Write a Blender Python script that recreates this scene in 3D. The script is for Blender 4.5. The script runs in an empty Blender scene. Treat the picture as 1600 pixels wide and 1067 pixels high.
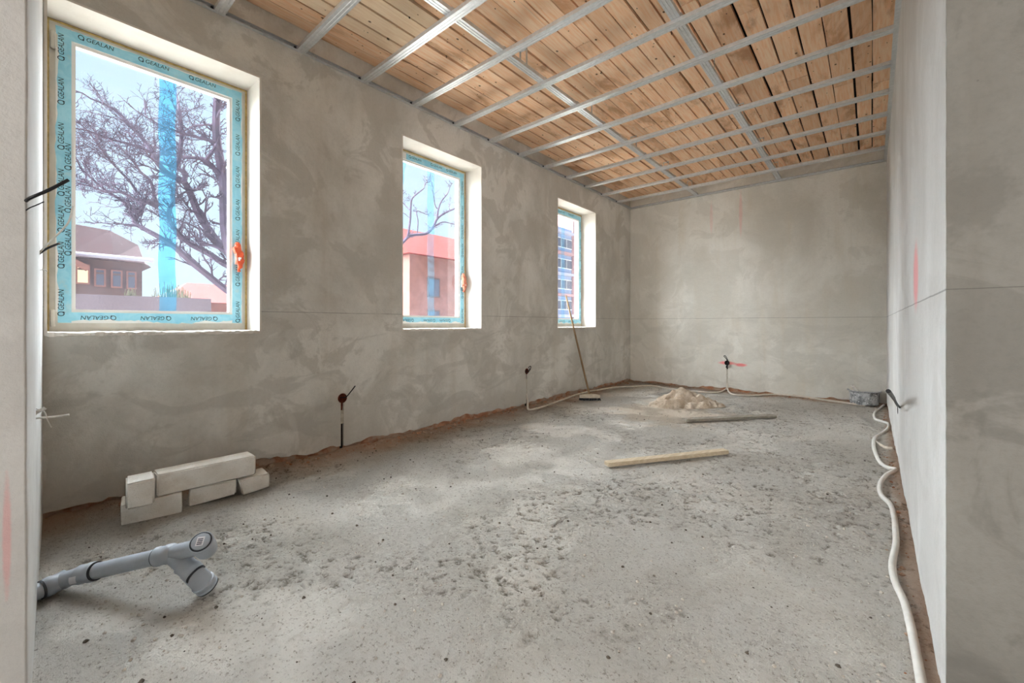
import bpy, bmesh, math, random
import numpy as np
from mathutils import Vector, Matrix

random.seed(7)
RNG = np.random.default_rng(11)
scene = bpy.context.scene
COL = scene.collection

# ---------------------------------------------------------------- camera
# photograph treated as 1600 x 1067; level camera, one metre above the raw floor
F_PX, CX, HV = 655.0, 800.0, 506.0
YAW = math.atan2(562.0, 655.0)           # camera looks this far left of the room's long axis
SN, CS = math.sin(YAW), math.cos(YAW)
EYE = 1.0035
cam_data = bpy.data.cameras.new('camera')
cam_data.sensor_width = 36.0
cam_data.lens = 36.0 * F_PX / 1600.0
cam_data.shift_y = -(533.5 - HV) / 1600.0
cam_data.clip_start = 0.02
cam_data.clip_end = 500
cam = bpy.data.objects.new('camera', cam_data)
COL.objects.link(cam)
cam.location = (0, 0, EYE)
cam.rotation_euler = (math.pi / 2, 0, YAW)
scene.camera = cam

# ---------------------------------------------------------------- world, light, exposure
world = bpy.data.worlds.new('overcast_sky')
scene.world = world
world.use_nodes = True
_n = world.node_tree.nodes
_l = world.node_tree.links
_n.clear()
_out = _n.new('ShaderNodeOutputWorld')
_bg = _n.new('ShaderNodeBackground')
_tc = _n.new('ShaderNodeTexCoord')
_sep = _n.new('ShaderNodeSeparateXYZ')
_ramp = _n.new('ShaderNodeValToRGB')
_ns = _n.new('ShaderNodeTexNoise')
_mx = _n.new('ShaderNodeMix')
_mx.data_type = 'RGBA'
_ns.inputs['Scale'].default_value = 2.2
_ns.inputs['Detail'].default_value = 3
_ramp.color_ramp.elements[0].position = 0.0
_ramp.color_ramp.elements[0].color = (0.70, 0.87, 1.0, 1)
_ramp.color_ramp.elements[1].position = 0.7
_ramp.color_ramp.elements[1].color = (0.42, 0.68, 1.0, 1)
_l.new(_tc.outputs['Generated'], _sep.inputs[0])
_l.new(_sep.outputs['Z'], _ramp.inputs[0])
_l.new(_tc.outputs['Generated'], _ns.inputs['Vector'])
_l.new(_ns.outputs['Fac'], _mx.inputs['Factor'])
_l.new(_ramp.outputs[0], _mx.inputs['A'])
_mx.inputs['B'].default_value = (0.72, 0.88, 1.0, 1)
_l.new(_mx.outputs['Result'], _bg.inputs['Color'])
SKY = 1.1
_bg.inputs['Strength'].default_value = SKY
_l.new(_bg.outputs[0], _out.inputs[0])

scene.view_settings.view_transform = 'Standard'
scene.view_settings.look = 'None'
scene.view_settings.gamma = 1.0
scene.view_settings.use_curve_mapping = False
scene.view_settings.exposure = 0.2
scene.cycles.max_bounces = 7
scene.cycles.diffuse_bounces = 6
scene.cycles.glossy_bounces = 3
scene.cycles.transparent_max_bounces = 8
scene.cycles.use_adaptive_sampling = True
scene.cycles.adaptive_threshold = 0.05
scene.cycles.caustics_reflective = False
scene.cycles.caustics_refractive = False
scene.cycles.use_denoising = True

# room measures
XL, XR, YB = -3.155, 0.138, 6.81          # left wall, right wall, back wall
ZG, ZD = 2.975, 3.150                     # ceiling grid, board deck
YP = 1.471                                # end face of the right wall
SILL, HEAD = 0.950, 2.683
WIN = [(0.068, 1.054), (2.181, 3.184), (4.600, 5.617)]
REV = 0.242                               # depth of the window reveals
FX0, FX1, FY0, FY1 = -3.9, 3.4, -3.2, 7.2


def portal(name, loc, rot, sx, sy):
    d = bpy.data.lights.new(name, 'AREA')
    d.shape = 'RECTANGLE'
    d.size, d.size_y = sx, sy
    d.cycles.is_portal = True
    o = bpy.data.objects.new(name, d)
    COL.objects.link(o)
    o.location, o.rotation_euler = loc, rot
    return o


for _y0, _y1 in WIN:
    portal('daylight_portal', (XL - REV - 0.12, (_y0 + _y1) / 2, (SILL + HEAD) / 2), (0, -math.pi / 2, 0), HEAD - SILL, _y1 - _y0)


def fill_light(loc, aim, power, size):
    d = bpy.data.lights.new('rear_fill', 'AREA')
    d.shape = 'RECTANGLE'
    d.size, d.size_y = size
    d.energy = power
    d.color = (1.0, 0.99, 0.97)
    o = bpy.data.objects.new('rear_fill', d)
    COL.objects.link(o)
    o.location = loc
    o.rotation_euler = (Vector(aim) - Vector(loc)).to_track_quat('-Z', 'Y').to_euler()
    return o


# hazy low sun behind thin cloud on the window side: very soft, no hard patches
sun_d = bpy.data.lights.new('hazy_sun', 'SUN')
sun_d.energy = 70.0
sun_d.angle = math.radians(150)
sun_d.color = (1.0, 0.99, 0.98)
sun = bpy.data.objects.new('hazy_sun', sun_d)
COL.objects.link(sun)
sun.rotation_euler = Vector((1.0, 0.38, -0.48)).to_track_quat('-Z', 'Y').to_euler()

# unseen fill light added behind the camera to brighten the room
fill_light((1.0, -3.12, 1.75), (1.0, 4.0, 2.0), 150, (2.2, 2.0))


# ---------------------------------------------------------------- helpers
def ray(u, v):
    r = (u - CX) / F_PX
    return (CS * r - SN, SN * r + CS, -(v - HV) / F_PX)


def at_z(u, v, z):
    a = ray(u, v)
    t = (z - EYE) / a[2]
    return Vector((a[0] * t, a[1] * t, z))


def at_x(u, v, x):
    a = ray(u, v)
    t = x / a[0]
    return Vector((x, a[1] * t, EYE + a[2] * t))


def at_y(u, v, y):
    a = ray(u, v)
    t = y / a[1]
    return Vector((a[0] * t, y, EYE + a[2] * t))


class MB:
    def __init__(self):
        self.v = []
        self.f = []

    def add(self, vs, fs):
        b = len(self.v)
        self.v += [tuple(p) for p in vs]
        self.f += [tuple(b + i for i in q) for q in fs]
        return self

    def box(self, a, b, M=None):
        x0, y0, z0 = a
        x1, y1, z1 = b
        vs = [(x0, y0, z0), (x1, y0, z0), (x1, y1, z0), (x0, y1, z0), (x0, y0, z1), (x1, y0, z1), (x1, y1, z1), (x0, y1, z1)]
        if M is not None:
            vs = [M @ Vector(p) for p in vs]
        return self.add(vs, [(0, 3, 2, 1), (4, 5, 6, 7), (0, 1, 5, 4), (1, 2, 6, 5), (2, 3, 7, 6), (3, 0, 4, 7)])

    def tube(self, pts, rad, n=8, caps=True, flat=1.0):
        pts = [Vector(p) for p in pts]
        m = len(pts)
        if not hasattr(rad, '__len__'):
            rad = [rad] * m
        vs = []
        prev = None
        for i in range(m):
            if i == 0:
                t = pts[1] - pts[0]
            elif i == m - 1:
                t = pts[-1] - pts[-2]
            else:
                t = pts[i + 1] - pts[i - 1]
            t = t.normalized() if t.length > 1e-9 else Vector((0, 0, 1))
            if prev is None:
                h = Vector((0, 0, 1)) if abs(t.z) < 0.9 else Vector((1, 0, 0))
                a = t.cross(h).normalized()
            else:
                a = prev - t * prev.dot(t)
                a = a.normalized() if a.length > 1e-9 else t.orthogonal().normalized()
            prev = a
            b = t.cross(a)
            for k in range(n):
                w = 2 * math.pi * k / n
                vs.append(pts[i] + (a * math.cos(w) + b * math.sin(w) * flat) * rad[i])
        fs = []
        for i in range(m - 1):
            for k in range(n):
                k2 = (k + 1) % n
                fs.append((i * n + k, i * n + k2, (i + 1) * n + k2, (i + 1) * n + k))
        if caps:
            fs.append(tuple(range(n - 1, -1, -1)))
            fs.append(tuple((m - 1) * n + k for k in range(n)))
        return self.add(vs, fs)

    def lathe(self, prof, n=24, M=None, cap0=False, cap1=False):
        vs = []
        for r, z in prof:
            for k in range(n):
                w = 2 * math.pi * k / n
                p = Vector((r * math.cos(w), r * math.sin(w), z))
                vs.append(M @ p if M is not None else p)
        fs = []
        for i in range(len(prof) - 1):
            for k in range(n):
                k2 = (k + 1) % n
                fs.append((i * n + k, i * n + k2, (i + 1) * n + k2, (i + 1) * n + k))
        if cap0:
            fs.append(tuple(range(n - 1, -1, -1)))
        if cap1:
            fs.append(tuple((len(prof) - 1) * n + k for k in range(n)))
        return self.add(vs, fs)

    def prism(self, outline, d0, d1, put):
        """outline: 2-D points; put(p, q, d) -> 3-D point; extruded from d0 to d1"""
        n = len(outline)
        vs = [put(p, q, d0) for p, q in outline] + [put(p, q, d1) for p, q in outline]
        fs = [tuple(range(n - 1, -1, -1)), tuple(range(n, 2 * n))]
        fs += [(i, (i + 1) % n, n + (i + 1) % n, n + i) for i in range(n)]
        return self.add(vs, fs)

    def build(self, name, mat, parent=None, smooth=False, fix=True):
        me = bpy.data.meshes.new(name)
        me.from_pydata(self.v, [], self.f)
        if fix:
            bm = bmesh.new()
            bm.from_mesh(me)
            bmesh.ops.recalc_face_normals(bm, faces=bm.faces)
            bm.to_mesh(me)
            bm.free()
        if smooth:
            me.polygons.foreach_set('use_smooth', [True] * len(me.polygons))
            try:
                me.set_sharp_from_angle(angle=math.radians(38))
            except Exception:
                pass
        me.update()
        if mat is not None:
            me.materials.append(mat)
        o = bpy.data.objects.new(name, me)
        COL.objects.link(o)
        if parent is not None:
            o.parent = parent
        return o


def tag(o, label=None, cat=None, group=None, kind=None):
    if label:
        o['label'] = label
    if cat:
        o['category'] = cat
    if group:
        o['group'] = group
    if kind:
        o['kind'] = kind
    return o


def empty(name, loc=(0, 0, 0)):
    o = bpy.data.objects.new(name, None)
    o.empty_display_size = 0.1
    COL.objects.link(o)
    o.location = loc
    return o


def own(o, root):
    """make o (built in world space) a child of an Empty that stands at its base"""
    o.parent = root
    o.matrix_parent_inverse = Matrix.Translation(-Vector(root.location))
    return o


def smoothstep(a, b, x):
    t = np.clip((x - a) / (b - a), 0, 1)
    return t * t * (3 - 2 * t)


_GRID = {}


def vnoise(x, y, s, seed):
    """smooth value noise in [-1, 1] on arrays, feature size s"""
    if seed not in _GRID:
        _GRID[seed] = np.random.default_rng(seed).uniform(-1, 1, (257, 257))
    g = _GRID[seed]
    fx, fy = x / s + 91.3, y / s + 57.7
    ix, iy = np.floor(fx).astype(int), np.floor(fy).astype(int)
    tx, ty = fx - ix, fy - iy
    tx, ty = tx * tx * (3 - 2 * tx), ty * ty * (3 - 2 * ty)
    ix0, iy0, ix1, iy1 = ix % 257, iy % 257, (ix + 1) % 257, (iy + 1) % 257
    return (g[ix0, iy0] * (1 - tx) + g[ix1, iy0] * tx) * (1 - ty) + (g[ix0, iy1] * (1 - tx) + g[ix1, iy1] * tx) * ty


def smooth_path(pts, per=6):
    """Catmull-Rom through points"""
    P = [Vector(p) for p in pts]
    P = [P[0] * 2 - P[1]] + P + [P[-1] * 2 - P[-2]]
    out = []
    for i in range(1, len(P) - 2):
        a, b, c, d = P[i - 1], P[i], P[i + 1], P[i + 2]
        for k in range(per):
            t = k / per
            out.append(0.5 * ((2 * b) + (c - a) * t + (2 * a - 5 * b + 4 * c - d) * t * t + (3 * b - a - 3 * c + d) * t ** 3))
    out.append(P[-2])
    return out


# ---------------------------------------------------------------- materials
class NT:
    def __init__(self, name):
        self.m = bpy.data.materials.new(name)
        self.m.use_nodes = True
        self.t = self.m.node_tree
        self.t.nodes.clear()
        self.out = self.new('ShaderNodeOutputMaterial')

    def new(self, kind, **kw):
        n = self.t.nodes.new(kind)
        for k, v in kw.items():
            setattr(n, k, v)
        return n

    def ln(self, a, b):
        self.t.links.new(a, b)

    def put(self, sock, val):
        if hasattr(val, 'links') or isinstance(val, bpy.types.NodeSocket):
            self.ln(val, sock)
        else:
            if hasattr(sock.default_value, '__len__') and not isinstance(val, (int, float)):
                val = tuple(val)
                if len(sock.default_value) == 4 and len(val) == 3:
                    val = val + (1.0,)
            sock.default_value = val

    def pos(self):
        return self.new('ShaderNodeNewGeometry').outputs['Position']

    def objco(self):
        return self.new('ShaderNodeTexCoord').outputs['Object']

    def mapped(self, vec, scale=(1, 1, 1), loc=(0, 0, 0)):
        n = self.new('ShaderNodeMapping')
        n.inputs['Scale'].default_value = scale
        n.inputs['Location'].default_value = loc
        self.ln(vec, n.inputs['Vector'])
        return n.outputs[0]

    def noise(self, vec, scale, detail=4, rough=0.55, dist=0.0):
        n = self.new('ShaderNodeTexNoise')
        n.inputs['Scale'].default_value = scale
        n.inputs['Detail'].default_value = detail
        n.inputs['Roughness'].default_value = rough
        n.inputs['Distortion'].default_value = dist
        self.ln(vec, n.inputs['Vector'])
        return n.outputs['Fac']

    def voronoi(self, vec, scale, feature='F1'):
        n = self.new('ShaderNodeTexVoronoi')
        n.feature = feature
        n.inputs['Scale'].default_value = scale
        self.ln(vec, n.inputs['Vector'])
        return n.outputs['Distance']

    def remap(self, val, a, b, c=0.0, d=1.0):
        n = self.new('ShaderNodeMapRange')
        n.interpolation_type = 'SMOOTHSTEP'
        self.ln(val, n.inputs['Value'])
        for i, x in zip(('From Min', 'From Max', 'To Min', 'To Max'), (a, b, c, d)):
            n.inputs[i].default_value = x
        return n.outputs['Result']

    def math(self, op, a, b=None, clamp=False):
        n = self.new('ShaderNodeMath', operation=op, use_clamp=clamp)
        self.put(n.inputs[0], a)
        if b is not None:
            self.put(n.inputs[1], b)
        return n.outputs[0]

    def mix(self, fac, a, b, mode='MIX'):
        n = self.new('ShaderNodeMix', data_type='RGBA', blend_type=mode)
        self.put(n.inputs['Factor'], fac)
        self.put(n.inputs['A'], a)
        self.put(n.inputs['B'], b)
        return n.outputs['Result']

    def sep(self, vec):
        n = self.new('ShaderNodeSeparateXYZ')
        self.ln(vec, n.inputs[0])
        return n.outputs

    def bump(self, h, strength, dist, prev=None):
        n = self.new('ShaderNodeBump')
        n.inputs['Strength'].default_value = strength
        n.inputs['Distance'].default_value = dist
        self.ln(h, n.inputs['Height'])
        if prev is not None:
            self.ln(prev, n.inputs['Normal'])
        return n.outputs[0]

    def done(self, base, rough=0.8, metal=0.0, normal=None, spec=0.3, **kw):
        p = self.new('ShaderNodeBsdfPrincipled')
        self.put(p.inputs['Base Color'], base)
        self.put(p.inputs['Roughness'], rough)
        self.put(p.inputs['Metallic'], metal)
        p.inputs['Specular IOR Level'].default_value = spec
        if normal is not None:
            self.ln(normal, p.inputs['Normal'])
        for k, v in kw.items():
            self.put(p.inputs[k], v)
        self.ln(p.outputs[0], self.out.inputs[0])
        return self.m


def srgb(r, g, b):
    def c(x):
        x /= 255.0
        return x / 12.92 if x <= 0.04045 else ((x + 0.055) / 1.055) ** 2.4
    return (c(r), c(g), c(b))


def plain(name, col, rough=0.6, metal=0.0, spec=0.3, vary=0.12, scale=30, bump=0.0):
    n = NT(name)
    p = n.objco()
    k = n.noise(p, scale, 4)
    dark = tuple(c * (1 - vary) for c in col)
    lite = tuple(min(1, c * (1 + vary)) for c in col)
    base = n.mix(n.remap(k, 0.3, 0.7), dark, lite)
    nm = n.bump(n.noise(p, scale * 3, 3), bump, 0.002) if bump else None
    return n.done(base, rough, metal, nm, spec)


def plaster(name, light, dark, warm, axis, marks=(), stain=1.0, line=True, lw=0.9):
    """sand-lime plaster: cloudy tone, trowel patches, vertical streaks, chalk level line, pink spray marks.
    axis: index of the horizontal coordinate along the wall (0 = x, 1 = y)"""
    n = NT(name)
    p = n.pos()
    s = n.sep(p)
    h = s[axis]
    z = s[2]
    cloud = n.noise(n.mapped(p, (1, 1, 0.8)), 1.1, 7, 0.6, 0.4)
    base = n.mix(n.remap(cloud, 0.36, 0.66), dark, light)
    patch = n.noise(n.mapped(p, (1, 1, 1), (3.1, 1.7, 0.4)), 2.3, 6, 0.62, 0.8)
    base = n.mix(n.math('MULTIPLY', n.remap(patch, 0.50, 0.56), 0.55 * stain), base, dark)
    streak = n.noise(n.mapped(p, (5.0, 5.0, 0.45)), 1.0, 5, 0.6, 0.2)
    base = n.mix(n.math('MULTIPLY', n.remap(streak, 0.5, 0.72), 0.35 * stain), base, warm)
    low = n.noise(n.mapped(p, (1.2, 1.2, 2.2), (7.0, 2.0, 5.0)), 1.6, 5, 0.6, 1.2)
    lowm = n.math('MULTIPLY', n.remap(low, 0.5, 0.58), n.remap(z, 1.5, 0.9))
    base = n.mix(n.math('MULTIPLY', lowm, 0.35 * stain), base, tuple(c * 0.80 for c in dark))
    fine = n.noise(p, 55, 4, 0.7)
    base = n.mix(n.math('MULTIPLY', n.remap(fine, 0.4, 0.75), 0.16), base, tuple(c * 0.7 for c in dark))
    speck = n.voronoi(p, 13)
    base = n.mix(n.math('MULTIPLY', n.remap(speck, 0.035, 0.02), 0.35), base, tuple(c * 0.45 for c in dark))
    if line:
        wob = n.math('MULTIPLY', n.math('SUBTRACT', n.noise(p, 3.0, 2), 0.5), 0.006)
        d = n.math('ABSOLUTE', n.math('SUBTRACT', n.math('ADD', z, wob), 1.088))
        brk = n.remap(n.noise(n.mapped(p, (1, 1, 0)), 4.0, 3), 0.30, 0.45, 0.35, 1.0)
        base = n.mix(n.math('MULTIPLY', n.math('MULTIPLY', n.remap(d, 0.0042 * lw, 0.0010 * lw), brk), 0.5), base, (0.07, 0.065, 0.06))
    for (mh, mz, rh, rz, amt) in marks:                # soft pink marking spray
        a = n.math('DIVIDE', n.math('SUBTRACT', h, mh), rh)
        b = n.math('DIVIDE', n.math('SUBTRACT', z, mz), rz)
        d = n.math('SQRT', n.math('ADD', n.math('MULTIPLY', a, a), n.math('MULTIPLY', b, b)))
        w = n.math('ADD', d, n.math('MULTIPLY', n.math('SUBTRACT', fine, 0.5), 0.5))
        base = n.mix(n.math('MULTIPLY', n.remap(w, 1.0, 0.45), amt), base, srgb(240, 120, 125))
    nm = n.bump(n.noise(p, 9, 5, 0.6), 0.25, 0.02)
    nm = n.bump(n.noise(p, 130, 4, 0.7), 0.35, 0.004, nm)
    return n.done(base, 0.92, 0, nm, 0.15)


PL_LIGHT, PL_DARK, PL_WARM = srgb(224, 222, 216), srgb(190, 187, 179), srgb(192, 184, 171)
M_PLASTER_LEFT = plaster('plaster_left', PL_LIGHT, PL_DARK, PL_WARM, 1, marks=((0.0, 0, 0.01, 0.01, 0),), stain=1.1)
M_PLASTER_BACK = plaster('plaster_back', srgb(228, 225, 217), srgb(206, 202, 192), srgb(204, 192, 170), 0,
                         marks=((-1.632, 0.422, 0.15, 0.032, 0.75), (-1.45, 0.405, 0.10, 0.03, 0.8), (-1.45, 2.62, 0.03, 0.4, 0.22), (-1.85, 2.62, 0.03, 0.3, 0.15)), stain=0.9)
M_PLASTER_RIGHT = plaster('plaster_right', srgb(212, 211, 208), srgb(196, 194, 190), srgb(196, 188, 178), 1,
                          marks=((2.40, 1.20, 0.16, 0.17, 0.55),), stain=0.6)
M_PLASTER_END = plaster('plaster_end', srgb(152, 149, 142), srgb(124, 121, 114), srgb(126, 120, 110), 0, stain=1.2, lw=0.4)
M_PLASTER_NEAR = plaster('plaster_near', srgb(205, 201, 195), srgb(190, 185, 178), srgb(186, 178, 166), 0, stain=0.5, line=False)


def m_reveal():
    n = NT('reveal_plaster')
    p = n.pos()
    base = n.mix(n.remap(n.noise(p, 4, 5), 0.35, 0.7), srgb(214, 208, 199), srgb(226, 222, 215))
    nm = n.bump(n.noise(p, 60, 4), 0.2, 0.004)
    return n.done(base, 0.9, 0, nm, 0.15)


M_REVEAL = m_reveal()


def m_brick():
    n = NT('exposed_brick')
    p = n.pos()
    k = n.noise(p, 14, 6, 0.7)
    base = n.mix(n.remap(k, 0.3, 0.7), srgb(160, 112, 86), srgb(204, 156, 124))
    base = n.mix(n.math('MULTIPLY', n.remap(n.noise(p, 7, 5), 0.44, 0.6), 0.75), base, srgb(178, 164, 146))
    nm = n.bump(n.noise(p, 40, 5, 0.7), 0.7, 0.02)
    return n.done(base, 0.95, 0, nm, 0.1)


M_BRICK = m_brick()


def m_floor():
    n = NT('rough_screed')
    p = n.pos()
    s = n.sep(p)
    k = n.noise(p, 1.3, 7, 0.6, 0.5)
    base = n.mix(n.remap(k, 0.34, 0.66), srgb(201, 196, 186), srgb(214, 210, 202))
    g = n.noise(p, 26, 6, 0.7)
    base = n.mix(n.math('MULTIPLY', n.remap(g, 0.5, 0.7), 0.35), base, srgb(160, 150, 136))
    v = n.noise(n.mapped(p, (1, 1, 1), (2, 5, 0)), 85, 3, 0.7)
    base = n.mix(n.math('MULTIPLY', n.remap(v, 0.56, 0.68), 0.65), base, srgb(122, 112, 98))
    # brown-orange brick dust swept along the foot of the walls and a sandy spread round the heap
    edge = n.math('ADD', s[0], n.math('MULTIPLY', n.math('SUBTRACT', n.noise(p, 3.5, 5), 0.5), 0.5))
    m1 = n.remap(edge, XL + 0.34, XL + 0.02)
    yb = n.math('ADD', s[1], n.math('MULTIPLY', n.math('SUBTRACT', n.noise(p, 4, 4), 0.5), 0.3))
    m2 = n.remap(yb, YB - 0.22, YB - 0.02)
    er = n.math('ADD', s[0], n.math('MULTIPLY', n.math('SUBTRACT', n.noise(p, 6, 4), 0.5), 0.12))
    m3 = n.math('MULTIPLY', n.remap(er, XR - 0.07, XR - 0.01), 0.8)
    dust = n.math('MAXIMUM', n.math('MAXIMUM', m1, m2), m3)
    base = n.mix(n.math('MULTIPLY', dust, 0.75), base, srgb(170, 136, 106))
    hx = n.math('DIVIDE', n.math('SUBTRACT', s[0], -1.75), 0.72)
    hy = n.math('DIVIDE', n.math('SUBTRACT', s[1], 4.75), 0.85)
    hd = n.math('ADD', n.math('SQRT', n.math('ADD', n.math('MULTIPLY', hx, hx), n.math('MULTIPLY', hy, hy))),
                n.math('MULTIPLY', n.math('SUBTRACT', n.noise(p, 5, 5), 0.5), 1.3))
    base = n.mix(n.math('MULTIPLY', n.remap(hd, 1.0, 0.5), 0.6), base, srgb(200, 182, 158))
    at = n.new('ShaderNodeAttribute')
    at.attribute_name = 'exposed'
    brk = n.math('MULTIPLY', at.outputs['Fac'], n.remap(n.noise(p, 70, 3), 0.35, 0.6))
    base = n.mix(n.math('MULTIPLY', brk, 0.75), base, srgb(112, 102, 88))  # darker tone in the pits, their shade painted into the colour
    rm = n.remap(n.noise(p, 1.7, 4, 0.6), 0.42, 0.58)
    gr = n.math('MULTIPLY', n.noise(p, 48, 5, 0.75), n.math('ADD', n.math('MULTIPLY', rm, 0.9), 0.35))
    nm = n.bump(gr, 1.0, 0.045)
    nm = n.bump(n.noise(p, 190, 4, 0.7), 0.8, 0.005, nm)
    return n.done(base, 0.96, 0, nm, 0.1)


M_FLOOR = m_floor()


def m_wood(name, c1, c2, stain, knots=True, axis=1, amt=0.75):
    n = NT(name)
    p = n.pos()
    oi = n.new('ShaderNodeObjectInfo').outputs['Random']
    off = n.new('ShaderNodeCombineXYZ')
    n.ln(n.math('MULTIPLY', oi, 37.0), off.inputs[0])
    n.ln(n.math('MULTIPLY', oi, 91.0), off.inputs[1])
    va = n.new('ShaderNodeVectorMath', operation='ADD')
    n.ln(p, va.inputs[0])
    n.ln(off.outputs[0], va.inputs[1])
    q = va.outputs[0]
    st = [22.0, 22.0, 22.0]
    st[axis] = 1.6
    grain = n.noise(n.mapped(q, tuple(st)), 2.6, 5, 0.6, 0.3)
    base = n.mix(n.remap(grain, 0.32, 0.68), c1, c2)
    base = n.mix(n.math('MULTIPLY', n.math('SUBTRACT', oi, 0.45), 0.9, True), base, tuple(c * 0.6 for c in c1))
    st2 = [3.5, 3.5, 3.5]
    st2[axis] = 1.1
    blot = n.noise(n.mapped(q, tuple(st2)), 1.3, 6, 0.65, 0.5)
    base = n.mix(n.math('MULTIPLY', n.remap(blot, 0.5, 0.68), amt), base, stain)
    if knots:
        kn = n.voronoi(n.mapped(q, (4.2, 3.0, 1.0) if axis == 1 else (3, 4.2, 1)), 2.2)
        base = n.mix(n.math('MULTIPLY', n.remap(kn, 0.10, 0.05), 0.85), base, srgb(70, 44, 26))
        nl = n.voronoi(n.mapped(q, (9.0, 5.0, 1.0)), 1.9)
        base = n.mix(n.math('MULTIPLY', n.remap(nl, 0.075, 0.045), 0.95), base, srgb(40, 30, 22))
    st3 = [60.0, 60.0, 60.0]
    st3[axis] = 1.2
    crack = n.noise(n.mapped(q, tuple(st3)), 1.0, 3, 0.5, 0.3)
    base = n.mix(n.math('MULTIPLY', n.remap(crack, 0.70, 0.76), 0.35), base, srgb(110, 76, 52))
    nm = n.bump(grain, 0.35, 0.006)
    return n.done(base, 0.85, 0, nm, 0.15)


M_DECK = m_wood('old_deck_boards', srgb(246, 196, 154), srgb(252, 220, 188), srgb(190, 140, 102))
M_DECK_NEW = m_wood('new_deck_boards', srgb(232, 202, 168), srgb(242, 218, 188), srgb(222, 186, 150), amt=0.3)
M_DECK_DARK = plain('dark_loft', srgb(34, 26, 20), 0.95, vary=0.3, scale=6)
M_PLANK_PALE = m_wood('pale_plank', srgb(200, 182, 154), srgb(222, 206, 180), srgb(190, 170, 140), knots=False, amt=0.3)
M_PLANK_GREY = m_wood('grey_plank', srgb(140, 134, 122), srgb(164, 157, 145), srgb(120, 112, 100), knots=False, amt=0.4)


def m_galv(name='galvanised_steel', v=0.70):
    n = NT(name)
    p = n.objco()
    k = n.noise(n.mapped(p, (6, 6, 6)), 6, 4)
    base = n.mix(n.remap(k, 0.3, 0.7), (v * 0.86, v * 0.88, v * 0.88), (v, v * 1.01, v * 1.02))
    return n.done(base, 0.40, 0.55, None, 0.5)


M_GALV = m_galv()
M_PVC_GREY = plain('grey_drain_pvc', srgb(166, 174, 183), 0.42, spec=0.4, vary=0.07, scale=14)
M_RUBBER = plain('black_rubber_seal', srgb(52, 54, 58), 0.6)
M_STICKER = plain('white_paper_sticker', srgb(225, 225, 228), 0.6, vary=0.03)
M_INK = plain('dark_print', srgb(40, 52, 66), 0.7, vary=0.05)
M_BLOCK = None


def m_block():
    n = NT('aerated_concrete')
    p = n.objco()
    base = n.mix(n.remap(n.noise(p, 7, 6), 0.35, 0.68), srgb(226, 222, 214), srgb(242, 240, 235))
    base = n.mix(n.math('MULTIPLY', n.remap(n.noise(p, 4, 5, 0.6, 0.5), 0.55, 0.7), 0.35), base, srgb(186, 168, 144))
    base = n.mix(n.math('MULTIPLY', n.remap(n.voronoi(p, 90), 0.25, 0.12), 0.25), base, srgb(150, 146, 138))
    nm = n.bump(n.noise(p, 120, 4, 0.7), 0.35, 0.004)
    nm = n.bump(n.noise(p, 14, 4), 0.3, 0.012, nm)
    return n.done(base, 0.95, 0, nm, 0.1)


M_BLOCK = m_block()
M_CABLE_BLACK = plain('black_cable', srgb(28, 28, 31), 0.45)
M_CABLE_WHITE = plain('white_cable', srgb(215, 212, 206), 0.5)
M_CONDUIT = plain('pale_conduit', srgb(222, 219, 212), 0.55, vary=0.06, scale=20)
M_CONDUIT_DUSTY = plain('dusty_conduit', srgb(205, 196, 182), 0.7, vary=0.1, scale=20)
M_BOX_RUST = plain('rust_red_recess', srgb(104, 52, 36), 0.9, vary=0.3, scale=40, bump=0.5)
M_BOX_DARK = plain('dark_recess', srgb(40, 34, 30), 0.9, vary=0.3, scale=40)
M_MORTAR_PALE = plain('pale_patch_mortar', srgb(180, 174, 160), 0.95, vary=0.12, scale=30, bump=0.5)
M_PVC_WHITE = plain('white_window_pvc', srgb(232, 231, 228), 0.35, spec=0.45, vary=0.03, scale=5)
M_PVC_DUSTY = plain('dusty_window_pvc', srgb(206, 202, 192), 0.6, spec=0.3, vary=0.08, scale=9)
M_FOAM = plain('yellow_foam', srgb(206, 182, 120), 0.9, vary=0.18, scale=40, bump=0.6)
M_ORANGE = plain('orange_wrap', srgb(208, 84, 48), 0.5, vary=0.15, scale=25)
M_ORANGE_PALE = plain('pale_orange_wrap', srgb(188, 116, 92), 0.5, vary=0.2, scale=25)
M_SEALDARK = plain('dark_joint', srgb(96, 84, 72), 0.9, vary=0.2)


def m_tape():
    n = NT('blue_protective_tape')
    p = n.pos()
    k = n.noise(n.mapped(p, (1, 3, 3)), 5, 5, 0.6, 0.6)
    base = n.mix(n.remap(k, 0.3, 0.7), srgb(136, 202, 224), srgb(164, 218, 234))
    base = n.mix(n.math('MULTIPLY', n.remap(n.noise(p, 16, 4), 0.58, 0.7), 0.4), base, srgb(180, 204, 208))
    return n.done(base, 0.4, 0, None, 0.4)


M_TAPE = m_tape()


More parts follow.
